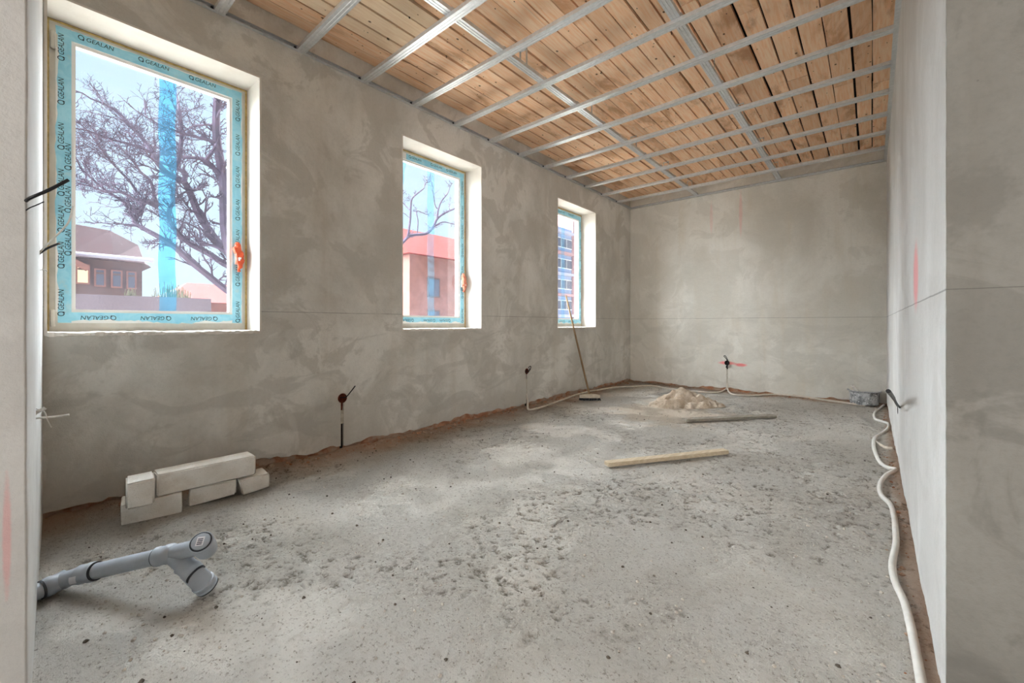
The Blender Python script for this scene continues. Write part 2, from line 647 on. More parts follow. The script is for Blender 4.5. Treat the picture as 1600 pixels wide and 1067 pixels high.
def m_glass():
    """dusty panes still under their film: mostly clear, a little dust that scatters the daylight"""
    n = NT('dusty_glass')
    p = n.pos()
    tr = n.new('ShaderNodeBsdfTransparent')
    tr.inputs[0].default_value = (0.93, 0.95, 0.97, 1)
    tl = n.new('ShaderNodeBsdfTranslucent')
    tl.inputs[0].default_value = (0.62, 0.64, 0.80, 1)
    gl = n.new('ShaderNodeBsdfGlossy')
    gl.inputs['Roughness'].default_value = 0.05
    m1 = n.new('ShaderNodeMixShader')
    m2 = n.new('ShaderNodeMixShader')
    k = n.noise(n.mapped(p, (1, 1, 1)), 2.5, 6, 0.6)
    z = n.sep(p)[2]
    low = n.remap(z, 1.9, 1.0, 0.0, 0.005)
    n.ln(n.math('ADD', n.remap(k, 0.3, 0.7, 0.003, 0.010), low), m1.inputs[0])
    n.ln(tr.outputs[0], m1.inputs[1])
    n.ln(tl.outputs[0], m1.inputs[2])
    m2.inputs[0].default_value = 0.04
    n.ln(m1.outputs[0], m2.inputs[1])
    n.ln(gl.outputs[0], m2.inputs[2])
    n.ln(m2.outputs[0], n.out.inputs[0])
    return n.m


M_GLASS = m_glass()


def m_film(name, col, tcol, fac):
    n = NT(name)
    p = n.pos()
    tr = n.new('ShaderNodeBsdfTransparent')
    tr.inputs[0].default_value = col + (1,)
    tl = n.new('ShaderNodeBsdfTranslucent')
    tl.inputs[0].default_value = tcol + (1,)
    m1 = n.new('ShaderNodeMixShader')
    k = n.noise(n.mapped(p, (1, 3, 9)), 2.0, 5, 0.6, 0.8)
    n.ln(n.remap(k, 0.35, 0.65, fac * 0.5, fac * 1.5), m1.inputs[0])
    n.ln(tr.outputs[0], m1.inputs[1])
    n.ln(tl.outputs[0], m1.inputs[2])
    n.ln(m1.outputs[0], n.out.inputs[0])
    return n.m


M_FILM = m_film('blue_film', (0.30, 0.72, 0.93), (0.15, 0.50, 0.75), 0.03)
M_FILM_PALE = m_film('pale_blue_film', (0.62, 0.84, 0.95), (0.3, 0.60, 0.80), 0.03)


def m_sand():
    n = NT('building_sand')
    p = n.pos()
    base = n.mix(n.remap(n.noise(p, 9, 6, 0.65), 0.3, 0.7), srgb(186, 168, 146), srgb(222, 208, 190))
    base = n.mix(n.math('MULTIPLY', n.remap(n.noise(p, 60, 4), 0.55, 0.7), 0.4), base, srgb(140, 112, 86))
    nm = n.bump(n.noise(p, 70, 5, 0.75), 0.9, 0.015)
    return n.done(base, 0.97, 0, nm, 0.1)


M_SAND = m_sand()


def m_pot():
    n = NT('cement_spattered_metal')
    p = n.objco()
    base = n.mix(n.remap(n.noise(p, 12, 6, 0.7), 0.4, 0.6), srgb(130, 133, 135), srgb(205, 207, 208))
    base = n.mix(n.remap(n.voronoi(p, 36), 0.28, 0.16), base, srgb(235, 236, 238))
    base = n.mix(n.math('MULTIPLY', n.remap(n.noise(n.mapped(p, (1, 1, 1), (4, 4, 4)), 9, 5, 0.7), 0.58, 0.66), 0.85), base, srgb(50, 48, 46))
    nm = n.bump(n.noise(p, 50, 4), 0.5, 0.006)
    return n.done(base, 0.7, 0.2, nm, 0.3)


M_POT = m_pot()

# ---------------------------------------------------------------- structure: floor
def axis_steps(segs):
    out = [segs[0][0]]
    for a, b, s0, s1 in segs:
        x = a
        while x < b - 1e-6:
            t = (x - a) / (b - a)
            x = min(b, x + s0 + (s1 - s0) * t)
            out.append(x)
    return np.array(out)


gx = axis_steps([(FX0, XL - 0.05, 0.2, 0.2), (XL - 0.05, XR + 0.35, 0.0075, 0.0075), (XR + 0.35, FX1, 0.15, 0.3)])
gy = axis_steps([(FY0, -0.1, 0.3, 0.1), (-0.1, 2.6, 0.007, 0.007), (2.6, YB + 0.03, 0.008, 0.020), (YB + 0.03, FY1, 0.2, 0.2)])


def floor_h(X, Y, want_mask=False):
    h = 0.010 * vnoise(X, Y, 1.3, 1) + 0.004 * vnoise(X, Y, 0.45, 2) + 0.0020 * vnoise(X, Y, 0.16, 3)
    h += 0.0016 * vnoise(X, Y, 0.07, 4) + 0.0010 * vnoise(X, Y, 0.03, 5)
    rough = smoothstep(-0.05, 0.45, vnoise(X, Y, 0.55, 6) + 0.35 * vnoise(X, Y, 0.2, 7) + 0.45 * smoothstep(-1.9, -0.6, X) + 0.02)
    lump = np.abs(vnoise(X, Y, 0.045, 8)) + 0.6 * np.abs(vnoise(X, Y, 0.026, 9))
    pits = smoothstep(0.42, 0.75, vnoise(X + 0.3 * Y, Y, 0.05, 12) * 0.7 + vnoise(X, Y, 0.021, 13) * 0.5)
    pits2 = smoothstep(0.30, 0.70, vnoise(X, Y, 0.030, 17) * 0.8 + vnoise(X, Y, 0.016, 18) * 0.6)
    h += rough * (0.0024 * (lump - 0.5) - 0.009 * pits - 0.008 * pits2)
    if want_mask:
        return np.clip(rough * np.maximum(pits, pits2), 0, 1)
    calm = 1 - rough
    h -= calm * 0.005 * smoothstep(0.55, 0.8, vnoise(X, Y - 0.4 * X, 0.07, 14))
    edge = smoothstep(XL + 0.20, XL, X)
    h += edge * (0.012 + 0.018 * np.abs(vnoise(X, Y, 0.09, 15)))
    edge2 = smoothstep(XR - 0.08, XR, X) * (Y > YP)
    h += edge2 * 0.012
    edge3 = smoothstep(YB - 0.14, YB, Y)
    h += edge3 * (0.008 + 0.014 * np.abs(vnoise(X, Y, 0.08, 16)))
    return h


GX, GY = np.meshgrid(gx, gy, indexing='ij')
GZ = floor_h(GX, GY)
nx, ny = GX.shape
fv = np.stack([GX.ravel(), GY.ravel(), GZ.ravel()], 1)
ii, jj = np.meshgrid(np.arange(nx - 1), np.arange(ny - 1), indexing='ij')
a_ = (ii * ny + jj).ravel()
quads = np.stack([a_, a_ + ny, a_ + ny + 1, a_ + 1], 1).astype(np.int32)
fm = bpy.data.meshes.new('floor')
fm.vertices.add(len(fv))
fm.vertices.foreach_set('co', fv.ravel())
fm.loops.add(quads.size)
fm.loops.foreach_set('vertex_index', quads.ravel())
fm.polygons.add(len(quads))
fm.polygons.foreach_set('loop_start', np.arange(0, quads.size, 4, dtype=np.int32))
fm.polygons.foreach_set('use_smooth', np.ones(len(quads), dtype=bool))
fm.update(calc_edges=True)
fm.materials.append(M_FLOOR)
pit_at = fm.attributes.new('exposed', 'FLOAT', 'POINT')      # pit mask: paints the shade inside the pits into the floor colour
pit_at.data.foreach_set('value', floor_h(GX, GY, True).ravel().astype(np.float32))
floor = bpy.data.objects.new('floor', fm)
COL.objects.link(floor)
tag(floor, 'rough dusty grey screed floor with pitted patches', kind='structure')


def fz(x, y):
    return float(floor_h(np.array([x]), np.array([y]))[0])


# ---------------------------------------------------------------- structure: walls
def cut(obj, cutters):
    """subtract cutter meshes, keep the result as plain mesh data"""
    for c in cutters:
        md = obj.modifiers.new('cut', 'BOOLEAN')
        md.operation = 'DIFFERENCE'
        md.solver = 'EXACT'
        md.object = c
    dg = bpy.context.evaluated_depsgraph_get()
    me = bpy.data.meshes.new_from_object(obj.evaluated_get(dg))
    obj.modifiers.clear()
    old = obj.data
    obj.data = me
    bpy.data.meshes.remove(old)


def ragged(a, b, base, amp, step, seed):
    """points along a ragged lower plaster edge from a to b"""
    m = max(2, int(abs(b - a) / step))
    xs = np.linspace(a, b, m)
    hs = base + amp * (0.6 * vnoise(xs, xs * 0 + 3, 0.5, seed) + 0.5 * vnoise(xs, xs * 0 + 9, 0.12, seed + 1) + 0.25 * vnoise(xs, xs * 0, 0.04, seed + 2))
    return [(float(x), float(max(0.0, h))) for x, h in zip(xs, hs)]


ZT = ZD + 0.06
PT = 0.018                                    # plaster thickness
temp = []


def cutter(mb):
    o = mb.build('cutter', None)
    temp.append(o)
    return o


# wall_left
put_x = lambda p, q, d: (d, p, q)
put_y = lambda p, q, d: (p, d, q)
wl = MB().box((XL - 0.36, -0.3, -0.1), (XL - PT, YB + 0.3, ZT)).build('wall_left', M_BRICK)
ol = ragged(-0.05, YB, 0.062, 0.045, 0.025, 40) + [(YB, ZT), (-0.05, ZT)]
pl = MB().prism(ol, XL - PT - 0.001, XL, put_x).build('plaster', M_PLASTER_LEFT, wl)
win_cut = [cutter(MB().box((XL - 0.6, y0, SILL), (XL + 0.1, y1, HEAD))) for y0, y1 in WIN]
S1 = at_x(535, 622, XL)
S2 = at_x(823, 580, XL)
sock_cut = []
slot_cut = []
for c, r, zlow in ((S1, 0.036, 0.0), (S2, 0.034, 0.0)):
    Mx = Matrix.Translation((XL, c.y, c.z)) @ Matrix.Rotation(math.pi / 2, 4, 'Y')
    sock_cut.append(cutter(MB().lathe([(r, -0.045), (r, 0.05)], 24, Mx, True, True)))
    slot_cut.append(cutter(MB().box((XL - 0.028, c.y - 0.013, -0.05), (XL + 0.05, c.y + 0.011, c.z - 0.02))))
cut(wl, win_cut + sock_cut + slot_cut)
cut(pl, win_cut + sock_cut + slot_cut)
tag(wl, 'grey plastered window wall with exposed orange brick at its foot', kind='structure')

# wall_back
wb = MB().box((XL - 0.36, YB + PT, -0.1), (XR + 0.5, YB + 0.30, ZT)).build('wall_back', M_BRICK)
ob = ragged(XL, XR, 0.045, 0.035, 0.025, 50) + [(XR, ZT), (XL, ZT)]
pb = MB().prism(ob, YB, YB + PT + 0.001, put_y).build('plaster', M_PLASTER_BACK, wb)
S3 = at_y(1136, 567, YB)
My = Matrix.Translation((S3.x, YB, S3.z)) @ Matrix.Rotation(math.pi / 2, 4, 'X')
c3 = [cutter(MB().lathe([(0.034, -0.05), (0.034, 0.05)], 24, My, True, True)),
      cutter(MB().box((S3.x - 0.012, YB - 0.05, -0.05), (S3.x + 0.012, YB + 0.026, S3.z - 0.02)))]
cut(wb, c3)
cut(pb, c3)
tag(wb, 'plain grey plastered far wall', kind='structure')

# wall_right with its end face towards the camera
S4 = at_x(1403, 640, XR)
wr = MB().box((XR + PT, YP + PT, -0.1), (XR + 0.62, YB + 0.30, ZT)).build('wall_right', M_BRICK)
orr = ragged(YP + 0.006, YB, 0.055, 0.035, 0.025, 60) + [(YB, ZT), (YP + 0.006, ZT)]
pr = MB().prism(orr, XR, XR + PT + 0.001, put_x).build('plaster', M_PLASTER_RIGHT, wr)
c4 = [cutter(MB().lathe([(0.03, -0.05), (0.03, 0.05)], 20, Matrix.Translation((XR, S4.y, S4.z)) @ Matrix.Rotation(math.pi / 2, 4, 'Y'), True, True))]
cut(wr, c4)
cut(pr, c4)
# end face: slightly lumpy slab with a rough arris
em = MB()
NZ, NX = 150, 26
for i in range(NZ + 1):
    z = -0.02 + (ZT + 0.02) * i / NZ
    for j in range(NX + 1):
        x = XR + 0.0005 + 0.62 * j / NX
        y = YP + 0.0015 * math.sin(z * 5 + x * 8)
        if j == 0:
            x += 0.0012 * random.random()
            y += 0.0015 * random.random()
        em.v.append((x, y, z))
for i in range(NZ):
    for j in range(NX):
        k = i * (NX + 1) + j
        em.f.append((k, k + 1, k + NX + 2, k + NX + 1))
b0 = len(em.v)
em.v += [(x, YP + PT + 0.002, z) for x, y, z in em.v[:b0]]
for i in range(NZ):
    k = i * (NX + 1)
    em.f.append((k, k + NX + 1, b0 + k + NX + 1, b0 + k))
pe = em.build('end_plaster', M_PLASTER_END, wr, smooth=True)
tag(wr, 'pale plastered right wall ending in a rough grey pillar face', kind='structure')

# wall_near: the stub of wall beside the camera, its rounded plaster corner at the left edge of the view
JX, JY = -1.49, 0.006                    # free corner of the stub
zs = np.linspace(-0.05, ZT, 66)
R = 0.006
jm = MB()
NA = 6
for z in zs:
    wob = 0.0016 * math.sin(z * 5.0) + 0.0008 * math.sin(z * 17)
    pts = [(XL - 0.02, 0.0632, z), (-2.4, 0.0355 + wob * 0.5, z), (JX - 0.3, 0.0158 + wob * 0.3, z)]
    pts += [(JX - R + R * math.sin(a), JY - R + R * math.cos(a) + wob * 0.5, z) for a in np.linspace(0.05, math.pi / 2, NA)]
    pts += [(JX + wob, -0.12, z), (JX, -0.32, z), (XL - 0.02, -0.32, z)]
    ring = len(pts)
    jm.v += pts
for i in range(len(zs) - 1):
    for k in range(ring):
        k2 = (k + 1) % ring
        jm.f.append((i * ring + k, i * ring + k2, (i + 1) * ring + k2, (i + 1) * ring + k))
jm.f.append(tuple(range(ring)))
jm.f.append(tuple((len(zs) - 1) * ring + k for k in range(ring)))
M_JAMB = plaster('plaster_jamb', srgb(216, 215, 212), srgb(202, 200, 196), srgb(200, 195, 188), 1,
                 marks=((-0.0245, 0.52, 0.0085, 0.17, 0.33),), stain=0.5, line=False)
wn = jm.build('wall_near', M_JAMB, smooth=True)
tag(wn, 'pale plastered stub wall at the left edge of the view', kind='structure')

# shell of the adjoining room behind the camera
wside = MB().box((FX1, FY0, -0.1), (FX1 + 0.2, YP + 0.02, ZT)).build('wall_side', M_PLASTER_NEAR)
tag(wside, 'plastered side wall of the adjoining space', kind='structure')
wst = MB().box((XR + 0.62, YP + 0.005, -0.1), (FX1, YP + 0.2, ZT)).build('wall_step', M_PLASTER_NEAR)
tag(wst, 'plastered wall beside the pillar', kind='structure')
wrear = MB().box((FX0, FY0 - 0.2, -0.1), (FX1, FY0, ZT)).build('wall_rear', M_PLASTER_NEAR)
tag(wrear, 'plastered rear wall of the adjoining space', kind='structure')
wsl = MB().box((-2.2, FY0, -0.1), (-2.0, -0.32, ZT)).build('wall_side_left', M_PLASTER_NEAR)
tag(wsl, 'plastered left wall of the adjoining space', kind='structure')

fill_frame = empty('window_4', (1.0, FY0, 0.75))  # frame and bar added round the fill light; the wall has no opening
tag(fill_frame, 'unseen frame added round the fill light behind the camera', kind='structure')
b = MB()
for a_, b_ in (((-0.18, FY0, 0.69), (-0.10, FY0 + 0.07, 2.81)), ((2.10, FY0, 0.69), (2.18, FY0 + 0.07, 2.81)), ((-0.10, FY0, 0.69), (2.10, FY0 + 0.07, 0.75)),
               ((-0.10, FY0, 2.75), (2.10, FY0 + 0.07, 2.81))):
    b.box(a_, b_)
own(b.build('frame', M_PVC_WHITE), fill_frame)
own(MB().box((0.97, FY0 + 0.09, 0.75), (1.03, FY0 + 0.12, 2.75)).build('fill_frame_bar', M_PVC_WHITE), fill_frame)

# white plastered window reveals and the ragged mortar edge of each sill
for i, (y0, y1) in enumerate(WIN):
    e = 0.010
    for nm_, a, b in (('reveal', (XL - REV, y0 - 0.001, SILL), (XL + 0.0015, y0 + e, HEAD)),
                      ('reveal', (XL - REV, y1 - e, SILL), (XL + 0.0015, y1 + 0.001, HEAD)),
                      ('reveal', (XL - REV, y0 + e, HEAD - e), (XL + 0.0015, y1 - e, HEAD + 0.001))):
        MB().box(a, b).build(nm_, M_REVEAL, wl)
    sm = MB()
    ns_ = 60
    for k in range(ns_ + 1):
        y = y0 + (y1 - y0) * k / ns_
        d = random.uniform(-0.003, 0.006)
        h = random.uniform(0.0, 0.008)
        sm.v += [(XL - REV - 0.01, y, SILL - 0.002), (XL - REV - 0.01, y, SILL + 0.010 + h * 0.6), (XL - 0.05, y, SILL + 0.006 + h * 0.5),
                 (XL + 0.001 + d, y, SILL + 0.003 + h), (XL + 0.003 + d, y, SILL - 0.004 - h * 1.0), (XL - 0.002, y, SILL - 0.008 - h)]
    for k in range(ns_):
        for q in range(6):
            q2 = (q + 1) % 6
            sm.f.append((k * 6 + q, k * 6 + q2, (k + 1) * 6 + q2, (k + 1) * 6 + q))
    sm.build('sill_mortar', M_REVEAL, wl)

for o in temp:
    me_ = o.data
    bpy.data.objects.remove(o)
    bpy.data.meshes.remove(me_)

# ---------------------------------------------------------------- structure: ceiling of old boards
ceil = MB().box((FX0, FY0 - 0.2, ZD + 0.035), (FX1 + 0.2, FY1, ZD + 0.12)).build('ceiling', M_DECK_DARK)
tag(ceil, 'underside of an old floor of nailed softwood boards', kind='structure')


def board(x0, x1, y0, y1, z, mat, seed):
    rg = random.Random(seed)
    m = max(2, int((y1 - y0) / 0.28))
    b = MB()
    for k in range(m + 1):
        y = y0 + (y1 - y0) * k / m
        l = x0 + rg.uniform(-0.002, 0.0025)
        r = x1 + rg.uniform(-0.0025, 0.002)
        dz = rg.uniform(-0.001, 0.001)
        b.v += [(l, y, z + dz), (r, y, z + dz), (r, y, z + 0.026), (l, y, z + 0.026)]
    for k in range(m):
        for q in range(4):
            q2 = (q + 1) % 4
            b.f.append((k * 4 + q, k * 4 + q2, (k + 1) * 4 + q2, (k + 1) * 4 + q))
    b.f.append((0, 1, 2, 3))
    b.f.append(tuple(m * 4 + q for q in range(4)))
    return b.build('board', mat, ceil)


x = XL + 0.004
idx = 0
while x < XR - 0.01:
    w = random.choice([0.095, 0.11, 0.12, 0.125, 0.135, 0.15])
    x1 = min(x + w, XR - 0.003)
    gap = [0.009, 0.017][idx % 2] * random.uniform(0.7, 1.3)
    cuts = [-0.1, random.uniform(1.6, 3.4), random.uniform(4.2, 5.6), YB - 0.004]
    new = 0.13 < x - XL < 0.72
    if new:
        cuts = [-0.1, 0.45, 1.98, 4.6, YB - 0.004]
    for k in range(len(cuts) - 1):
        mt = M_DECK_NEW if (new and k == 1) else M_DECK
        board(x, x1, cuts[k] + 0.002, cuts[k + 1] - 0.002, ZD + random.uniform(-0.004, 0.003) - (0.004 if mt is M_DECK_NEW else 0), mt, idx * 10 + k)
    x = x1 + gap
    idx += 1
# boards over the space in front of the pillar
x = XR + 0.01
while x < 1.2:
    board(x, x + 0.125, -0.6, YP - 0.01, ZD, M_DECK, idx * 10)
    x += 0.132
    idx += 1

# ---------------------------------------------------------------- suspended ceiling frame of galvanised channels
grid = empty('ceiling_frame', (XL, YB, ZG))
tag(grid, 'galvanised steel channel grid hung below the wooden ceiling boards', 'ceiling frame')
PROF = [(-30, 27), (-30, 0), (-15, 0), (-13, 2.4), (-8, 2.4), (-6, 0), (6, 0), (8, 2.4), (13, 2.4), (15, 0), (30, 0), (30, 27), (23, 27),
        (23, 26), (29, 26), (29, 1), (15.4, 1), (13.4, 3.4), (7.6, 3.4), (5.6, 1), (-5.6, 1), (-7.6, 3.4), (-13.4, 3.4), (-15.4, 1), (-29, 1), (-29, 26), (-23, 26), (-23, 27)]
PROF = [(a / 1000, b / 1000) for a, b in PROF]
UPROF = [(0, 0), (28, 0), (28, 27), (27.2, 27), (27.2, 0.8), (0.8, 0.8), (0.8, 27), (0, 27)]
UPROF = [(a / 1000, b / 1000) for a, b in UPROF]


def gpart(mb, name, mat=M_GALV):
    return own(mb.build(name, mat), grid)


# wall tracks (open side to the room): web against the wall
U_SIDE = [(0, 0), (27, 0), (27, 0.8), (0.8, 0.8), (0.8, 27.2), (27, 27.2), (27, 28), (0, 28)]
U_SIDE = [(a / 1000, b / 1000) for a, b in U_SIDE]
gpart(MB().prism(U_SIDE, 0.02, YB, lambda p, q, d: (XL + p, d, ZG - 0.002 + q)), 'wall_track')
gpart(MB().prism(U_SIDE, YP + 0.01, YB, lambda p, q, d: (XR - p, d, ZG - 0.002 + q)), 'wall_track')
gpart(MB().prism(U_SIDE, XL, XR, lambda p, q, d: (d, YB - p, ZG - 0.002 + q)), 'wall_track')
CARR = [-2.07, -0.975]
KY = [YB - 0.5 * k for k in range(1, 14)]
for y in KY:
    xr = XR - 0.004 if y > YP + 0.05 else 1.2
    gpart(MB().prism(PROF, XL + 0.004, xr, lambda p, q, d, y=y: (d, y + p, ZG + q)), 'cross_channel')
for xc in CARR:
    gpart(MB().prism(PROF, 0.03, YB - 0.004, lambda p, q, d, xc=xc: (xc + p, d, ZG + 0.0275 + q)), 'carrier_channel')
    for y in KY:
        # cross connector: folded clip over the carrier gripping the channel below
        b = MB().box((xc - 0.034, y - 0.022, ZG + 0.012), (xc - 0.031, y + 0.022, ZG + 0.058))
        b.box((xc + 0.031, y - 0.022, ZG + 0.012), (xc + 0.034, y + 0.022, ZG + 0.058))
        b.box((xc - 0.034, y - 0.022, ZG + 0.056), (xc + 0.034, y + 0.022, ZG + 0.059))
        gpart(b, 'cross_clip')
    for k, y in enumerate((0.55, 1.55, 2.55, 3.55, 4.55, 5.55, 6.5)):
        b = MB().box((xc - 0.033, y - 0.010, ZG + 0.035), (xc - 0.0315, y + 0.010, ZD + 0.002))
        b.box((xc + 0.0315, y - 0.010, ZG + 0.035), (xc + 0.033, y + 0.010, ZD + 0.002))
        b.box((xc - 0.033, y - 0.010, ZD - 0.004), (xc + 0.033, y + 0.010, ZD - 0.002))
        gpart(b, 'hanger')
# dark screw tabs where the channels sit in the left wall track
for y in KY:
    gpart(MB().box((XL + 0.001, y - 0.045, ZG + 0.004), (XL + 0.016, y - 0.032, ZG + 0.022)), 'screw_tab', M_RUBBER)

# ---------------------------------------------------------------- windows
def text_mesh(word):
    cu = bpy.data.curves.new('word', 'FONT')
    cu.body = word
    cu.size = 1.0
    cu.shear = 0.15
    cu.align_x = 'LEFT'
    o = bpy.data.objects.new('word', cu)
    COL.objects.link(o)
    dg = bpy.context.evaluated_depsgraph_get()
    me = o.evaluated_get(dg).to_mesh()
    vs = [tuple(v.co) for v in me.vertices]
    fs = [tuple(p.vertices) for p in me.polygons]
    o.evaluated_get(dg).to_mesh_clear()
    bpy.data.objects.remove(o)
    bpy.data.curves.remove(cu)
    return vs, fs


WV, WF = text_mesh('GEALAN')
W_LEN = max(p[0] for p in WV)
_rg = MB()
_rg.lathe([(0.30, 0), (0.42, 0)], 20)
_rg.add([(0.18, -0.42, 0), (0.30, -0.48, 0), (0.44, -0.24, 0), (0.32, -0.18, 0)], [(0, 1, 2, 3)])
LOGO_V = [(v[0] - 0.62, v[1] + 0.34, 0) for v in _rg.v]
LOGO_F = _rg.f


def ring_xy(y0, y1, z0, z1, w, x0, x1, wb=None, wt=None):
    """rectangular ring in the wall plane, members of width w, from depth x0 to x1"""
    wb = w if wb is None else wb
    wt = w if wt is None else wt
    b = MB()
    o = [(y0, z0), (y1, z0), (y1, z1), (y0, z1)]
    i = [(y0 + w, z0 + wb), (y1 - w, z0 + wb), (y1 - w, z1 - wt), (y0 + w, z1 - wt)]
    for d in (x0, x1):
        b.v += [(d, p, q) for p, q in o] + [(d, p, q) for p, q in i]
    for k in range(4):
        k2 = (k + 1) % 4
        b.f += [(k, k2, 4 + k2, 4 + k), (8 + k, 12 + k, 12 + k2, 8 + k2), (k, 8 + k, 8 + k2, k2), (4 + k, 4 + k2, 12 + k2, 12 + k)]
    return b


def wavy_strip(a0, a1, lo, hi, x, horiz, seed, amp=0.004, thick=0.0012):
    """tape strip between lo and hi, running a0..a1, with a torn outer edge"""
    rg = random.Random(seed)
    m = 44
    b = MB()
    j = 0.0
    for k in range(m + 1):
        a = a0 + (a1 - a0) * k / m
        j = 0.7 * j + rg.uniform(-amp, amp)
        for xx in (x, x + thick):
            for w in (lo + j * 1.2, hi):
                b.v.append((xx, a, w) if horiz else (xx, w, a))
    for k in range(m):
        p = k * 4
        n_ = p + 4
        b.f += [(p, n_, n_ + 1, p + 1), (p + 2, p + 3, n_ + 3, n_ + 2), (p, p + 2, n_ + 2, n_), (p + 1, n_ + 1, n_ + 3, p + 3)]
    b.f += [(0, 1, 3, 2), (m * 4, m * 4 + 2, m * 4 + 3, m * 4 + 1)]
    return b


def lettering(rows, x, seed):
    """rows: (start, end, cross position, horizontal?, flipped?) -> one print mesh on a tape"""
    rg = random.Random(seed)
    b = MB()
    for a0, a1, w, horiz, up in rows:
        size = 0.030
        p = a0 + rg.uniform(0.01, 0.05)
        while p + (W_LEN + 0.7) * size < a1:
            for vs, fs in ((LOGO_V, LOGO_F), (WV, WF)):
                out = []
                for vx, vy, vz in vs:
                    s, t = (vx + 0.7) * size, (vy - 0.35) * size * 1.1
                    if horiz:
                        out.append((x, p + s, w + t) if up else (x, p + (W_LEN + 0.7) * size - s, w - t))
                    else:
                        out.append((x, w - t, p + s))
                b.add(out, fs)
            p += (W_LEN + 2.6 + rg.uniform(0, 2.4)) * size
    return b


def make_window(i, y0, y1, label, handle=True, top_from=0.0):
    xi = XL - REV                                   # inner plane of the frame
    w = empty('window_%d' % (i + 1), (xi, (y0 + y1) / 2, SILL))
    tag(w, label, kind='structure')
    z0, z1 = SILL + 0.012, HEAD - 0.010
    ya, yb = y0 + 0.010, y1 - 0.010
    P = lambda mb, nm_, mat, par=None, sm=False: own(mb.build(nm_, mat, None, sm), w) if par is None else mb.build(nm_, mat, par)
    P(ring_xy(ya, yb, z0 - 0.006, z1, 0.016, xi - 0.055, xi - 0.004), 'expanding_foam', M_FOAM)
    P(ring_xy(ya + 0.013, yb - 0.013, z0, z1 - 0.013, 0.062, xi - 0.075, xi - 0.002), 'frame', M_PVC_DUSTY)
    fy0, fy1, fz0, fz1 = ya + 0.036, yb - 0.036, z0 + 0.046, z1 - 0.034
    P(ring_xy(fy0, fy1, fz0, fz1, 0.062, xi - 0.062, xi + 0.014), 'sash', M_PVC_WHITE)
    gy0, gy1, gz0, gz1 = fy0 + 0.062, fy1 - 0.062, fz0 + 0.062, fz1 - 0.062
    P(ring_xy(gy0 - 0.002, gy1 + 0.002, gz0 - 0.002, gz1 + 0.002, 0.017, xi - 0.034, xi + 0.006), 'glazing_bead', M_PVC_WHITE)
    pane = P(MB().box((xi - 0.030, gy0 - 0.01, gz0 - 0.01), (xi - 0.026, gy1 + 0.01, gz1 + 0.01)), 'pane', M_GLASS)
    # blue film strip hanging down the middle of the pane, outside
    ym = gy0 + (gy1 - gy0) * 0.555
    fs = MB()
    hw = 0.043
    for k in range(25):
        z = gz0 + (gz1 - gz0) * k / 24
        d = xi - 0.040 - 0.004 * math.sin(k * 1.7 + i) ** 2
        o_ = 0.004 * math.sin(k * 0.9 + i)
        fs.v += [(d, ym - hw + o_, z), (d - 0.002 * math.sin(k), ym + o_, z), (d, ym + hw + o_, z)]
    for k in range(24):
        fs.f += [(k * 3, k * 3 + 1, k * 3 + 4, k * 3 + 3), (k * 3 + 1, k * 3 + 2, k * 3 + 5, k * 3 + 4)]
    fo = P(fs, 'film_strip', M_FILM if i == 0 else M_FILM_PALE)
    # protective tape on the four sash members, printed with the maker's name
    tx = xi + 0.0145
    lo, hi = 0.004, 0.060
    tl = P(wavy_strip(fz0 + 0.002, fz1 - 0.002, fy0 + lo, fy0 + hi, tx, False, 5 + i), 'protective_tape', M_TAPE)
    tr = P(wavy_strip(fz0 + 0.002, fz1 - 0.002, fy1 - lo, fy1 - hi, tx, False, 15 + i, 0.003), 'protective_tape', M_TAPE)
    tt = P(wavy_strip(fy0 + 0.06 + top_from, fy1 - 0.06, fz1 - lo, fz1 - hi, tx, True, 25 + i, 0.003), 'protective_tape', M_TAPE)
    tb = P(wavy_strip(fy0 + 0.06, fy1 - 0.06, fz0 + lo + 0.006, fz0 + hi, tx, True, 35 + i, 0.006), 'protective_tape', M_TAPE)
    lx = tx + 0.0018
    for tp, rows in ((tl, [(fz0, fz1, fy0 + 0.020, False, True), (fz0 + 0.35, fz1 - 0.5, fy0 + 0.046, False, True)]),
                     (tr, [(fz0, fz1, fy1 - 0.028, False, True)]),
                     (tt, [(fy0 + 0.08 + top_from, fy1 - 0.05, fz1 - 0.022, True, True)]),
                     (tb, [(fy0 + 0.08, fy1 - 0.05, fz0 + 0.030, True, False)])):
        lt = lettering(rows, lx, i * 7 + len(rows)).build('lettering', M_INK, None, False, False)
        lt.parent = tp
        tag(lt, 'dark printed maker name repeated along the tape')
    if handle:
        hz = SILL + 0.52 if i == 0 else SILL + 0.50
        hy = fy1 - 0.030
        hd = P(MB().box((tx, hy - 0.016, hz - 0.050), (tx + 0.014, hy + 0.016, hz + 0.030)), 'handle', M_PVC_WHITE)
        b = MB()
        b.tube([(tx + 0.012, hy, hz), (tx + 0.045, hy, hz), (tx + 0.052, hy, hz - 0.01), (tx + 0.052, hy, hz - 0.03)], [0.012, 0.012, 0.013, 0.012], 10)
        b.build('grip', M_PVC_WHITE, hd)
        # orange film wrapped untidily round the handle
        wv = MB()
        rg = random.Random(3 + i)
        rr = []
        for k in range(14):
            t = k / 13
            rr.append((Vector((tx + 0.018 + 0.020 * math.sin(t * 3.1), hy + rg.uniform(-0.006, 0.006) - 0.006 * math.sin(t * 6), hz + 0.10 - 0.20 * t)),
                       0.012 + 0.016 * math.sin(math.pi * min(1, t * 1.15)) ** 0.7 + rg.uniform(-0.004, 0.004)))
        wv.tube([p for p, _ in rr], [max(0.005, q) for _, q in rr], 9)
        ow = wv.build('orange_wrap', M_ORANGE if i == 0 else M_ORANGE_PALE, hd)
        tag(ow, 'orange film wrapped round the handle')
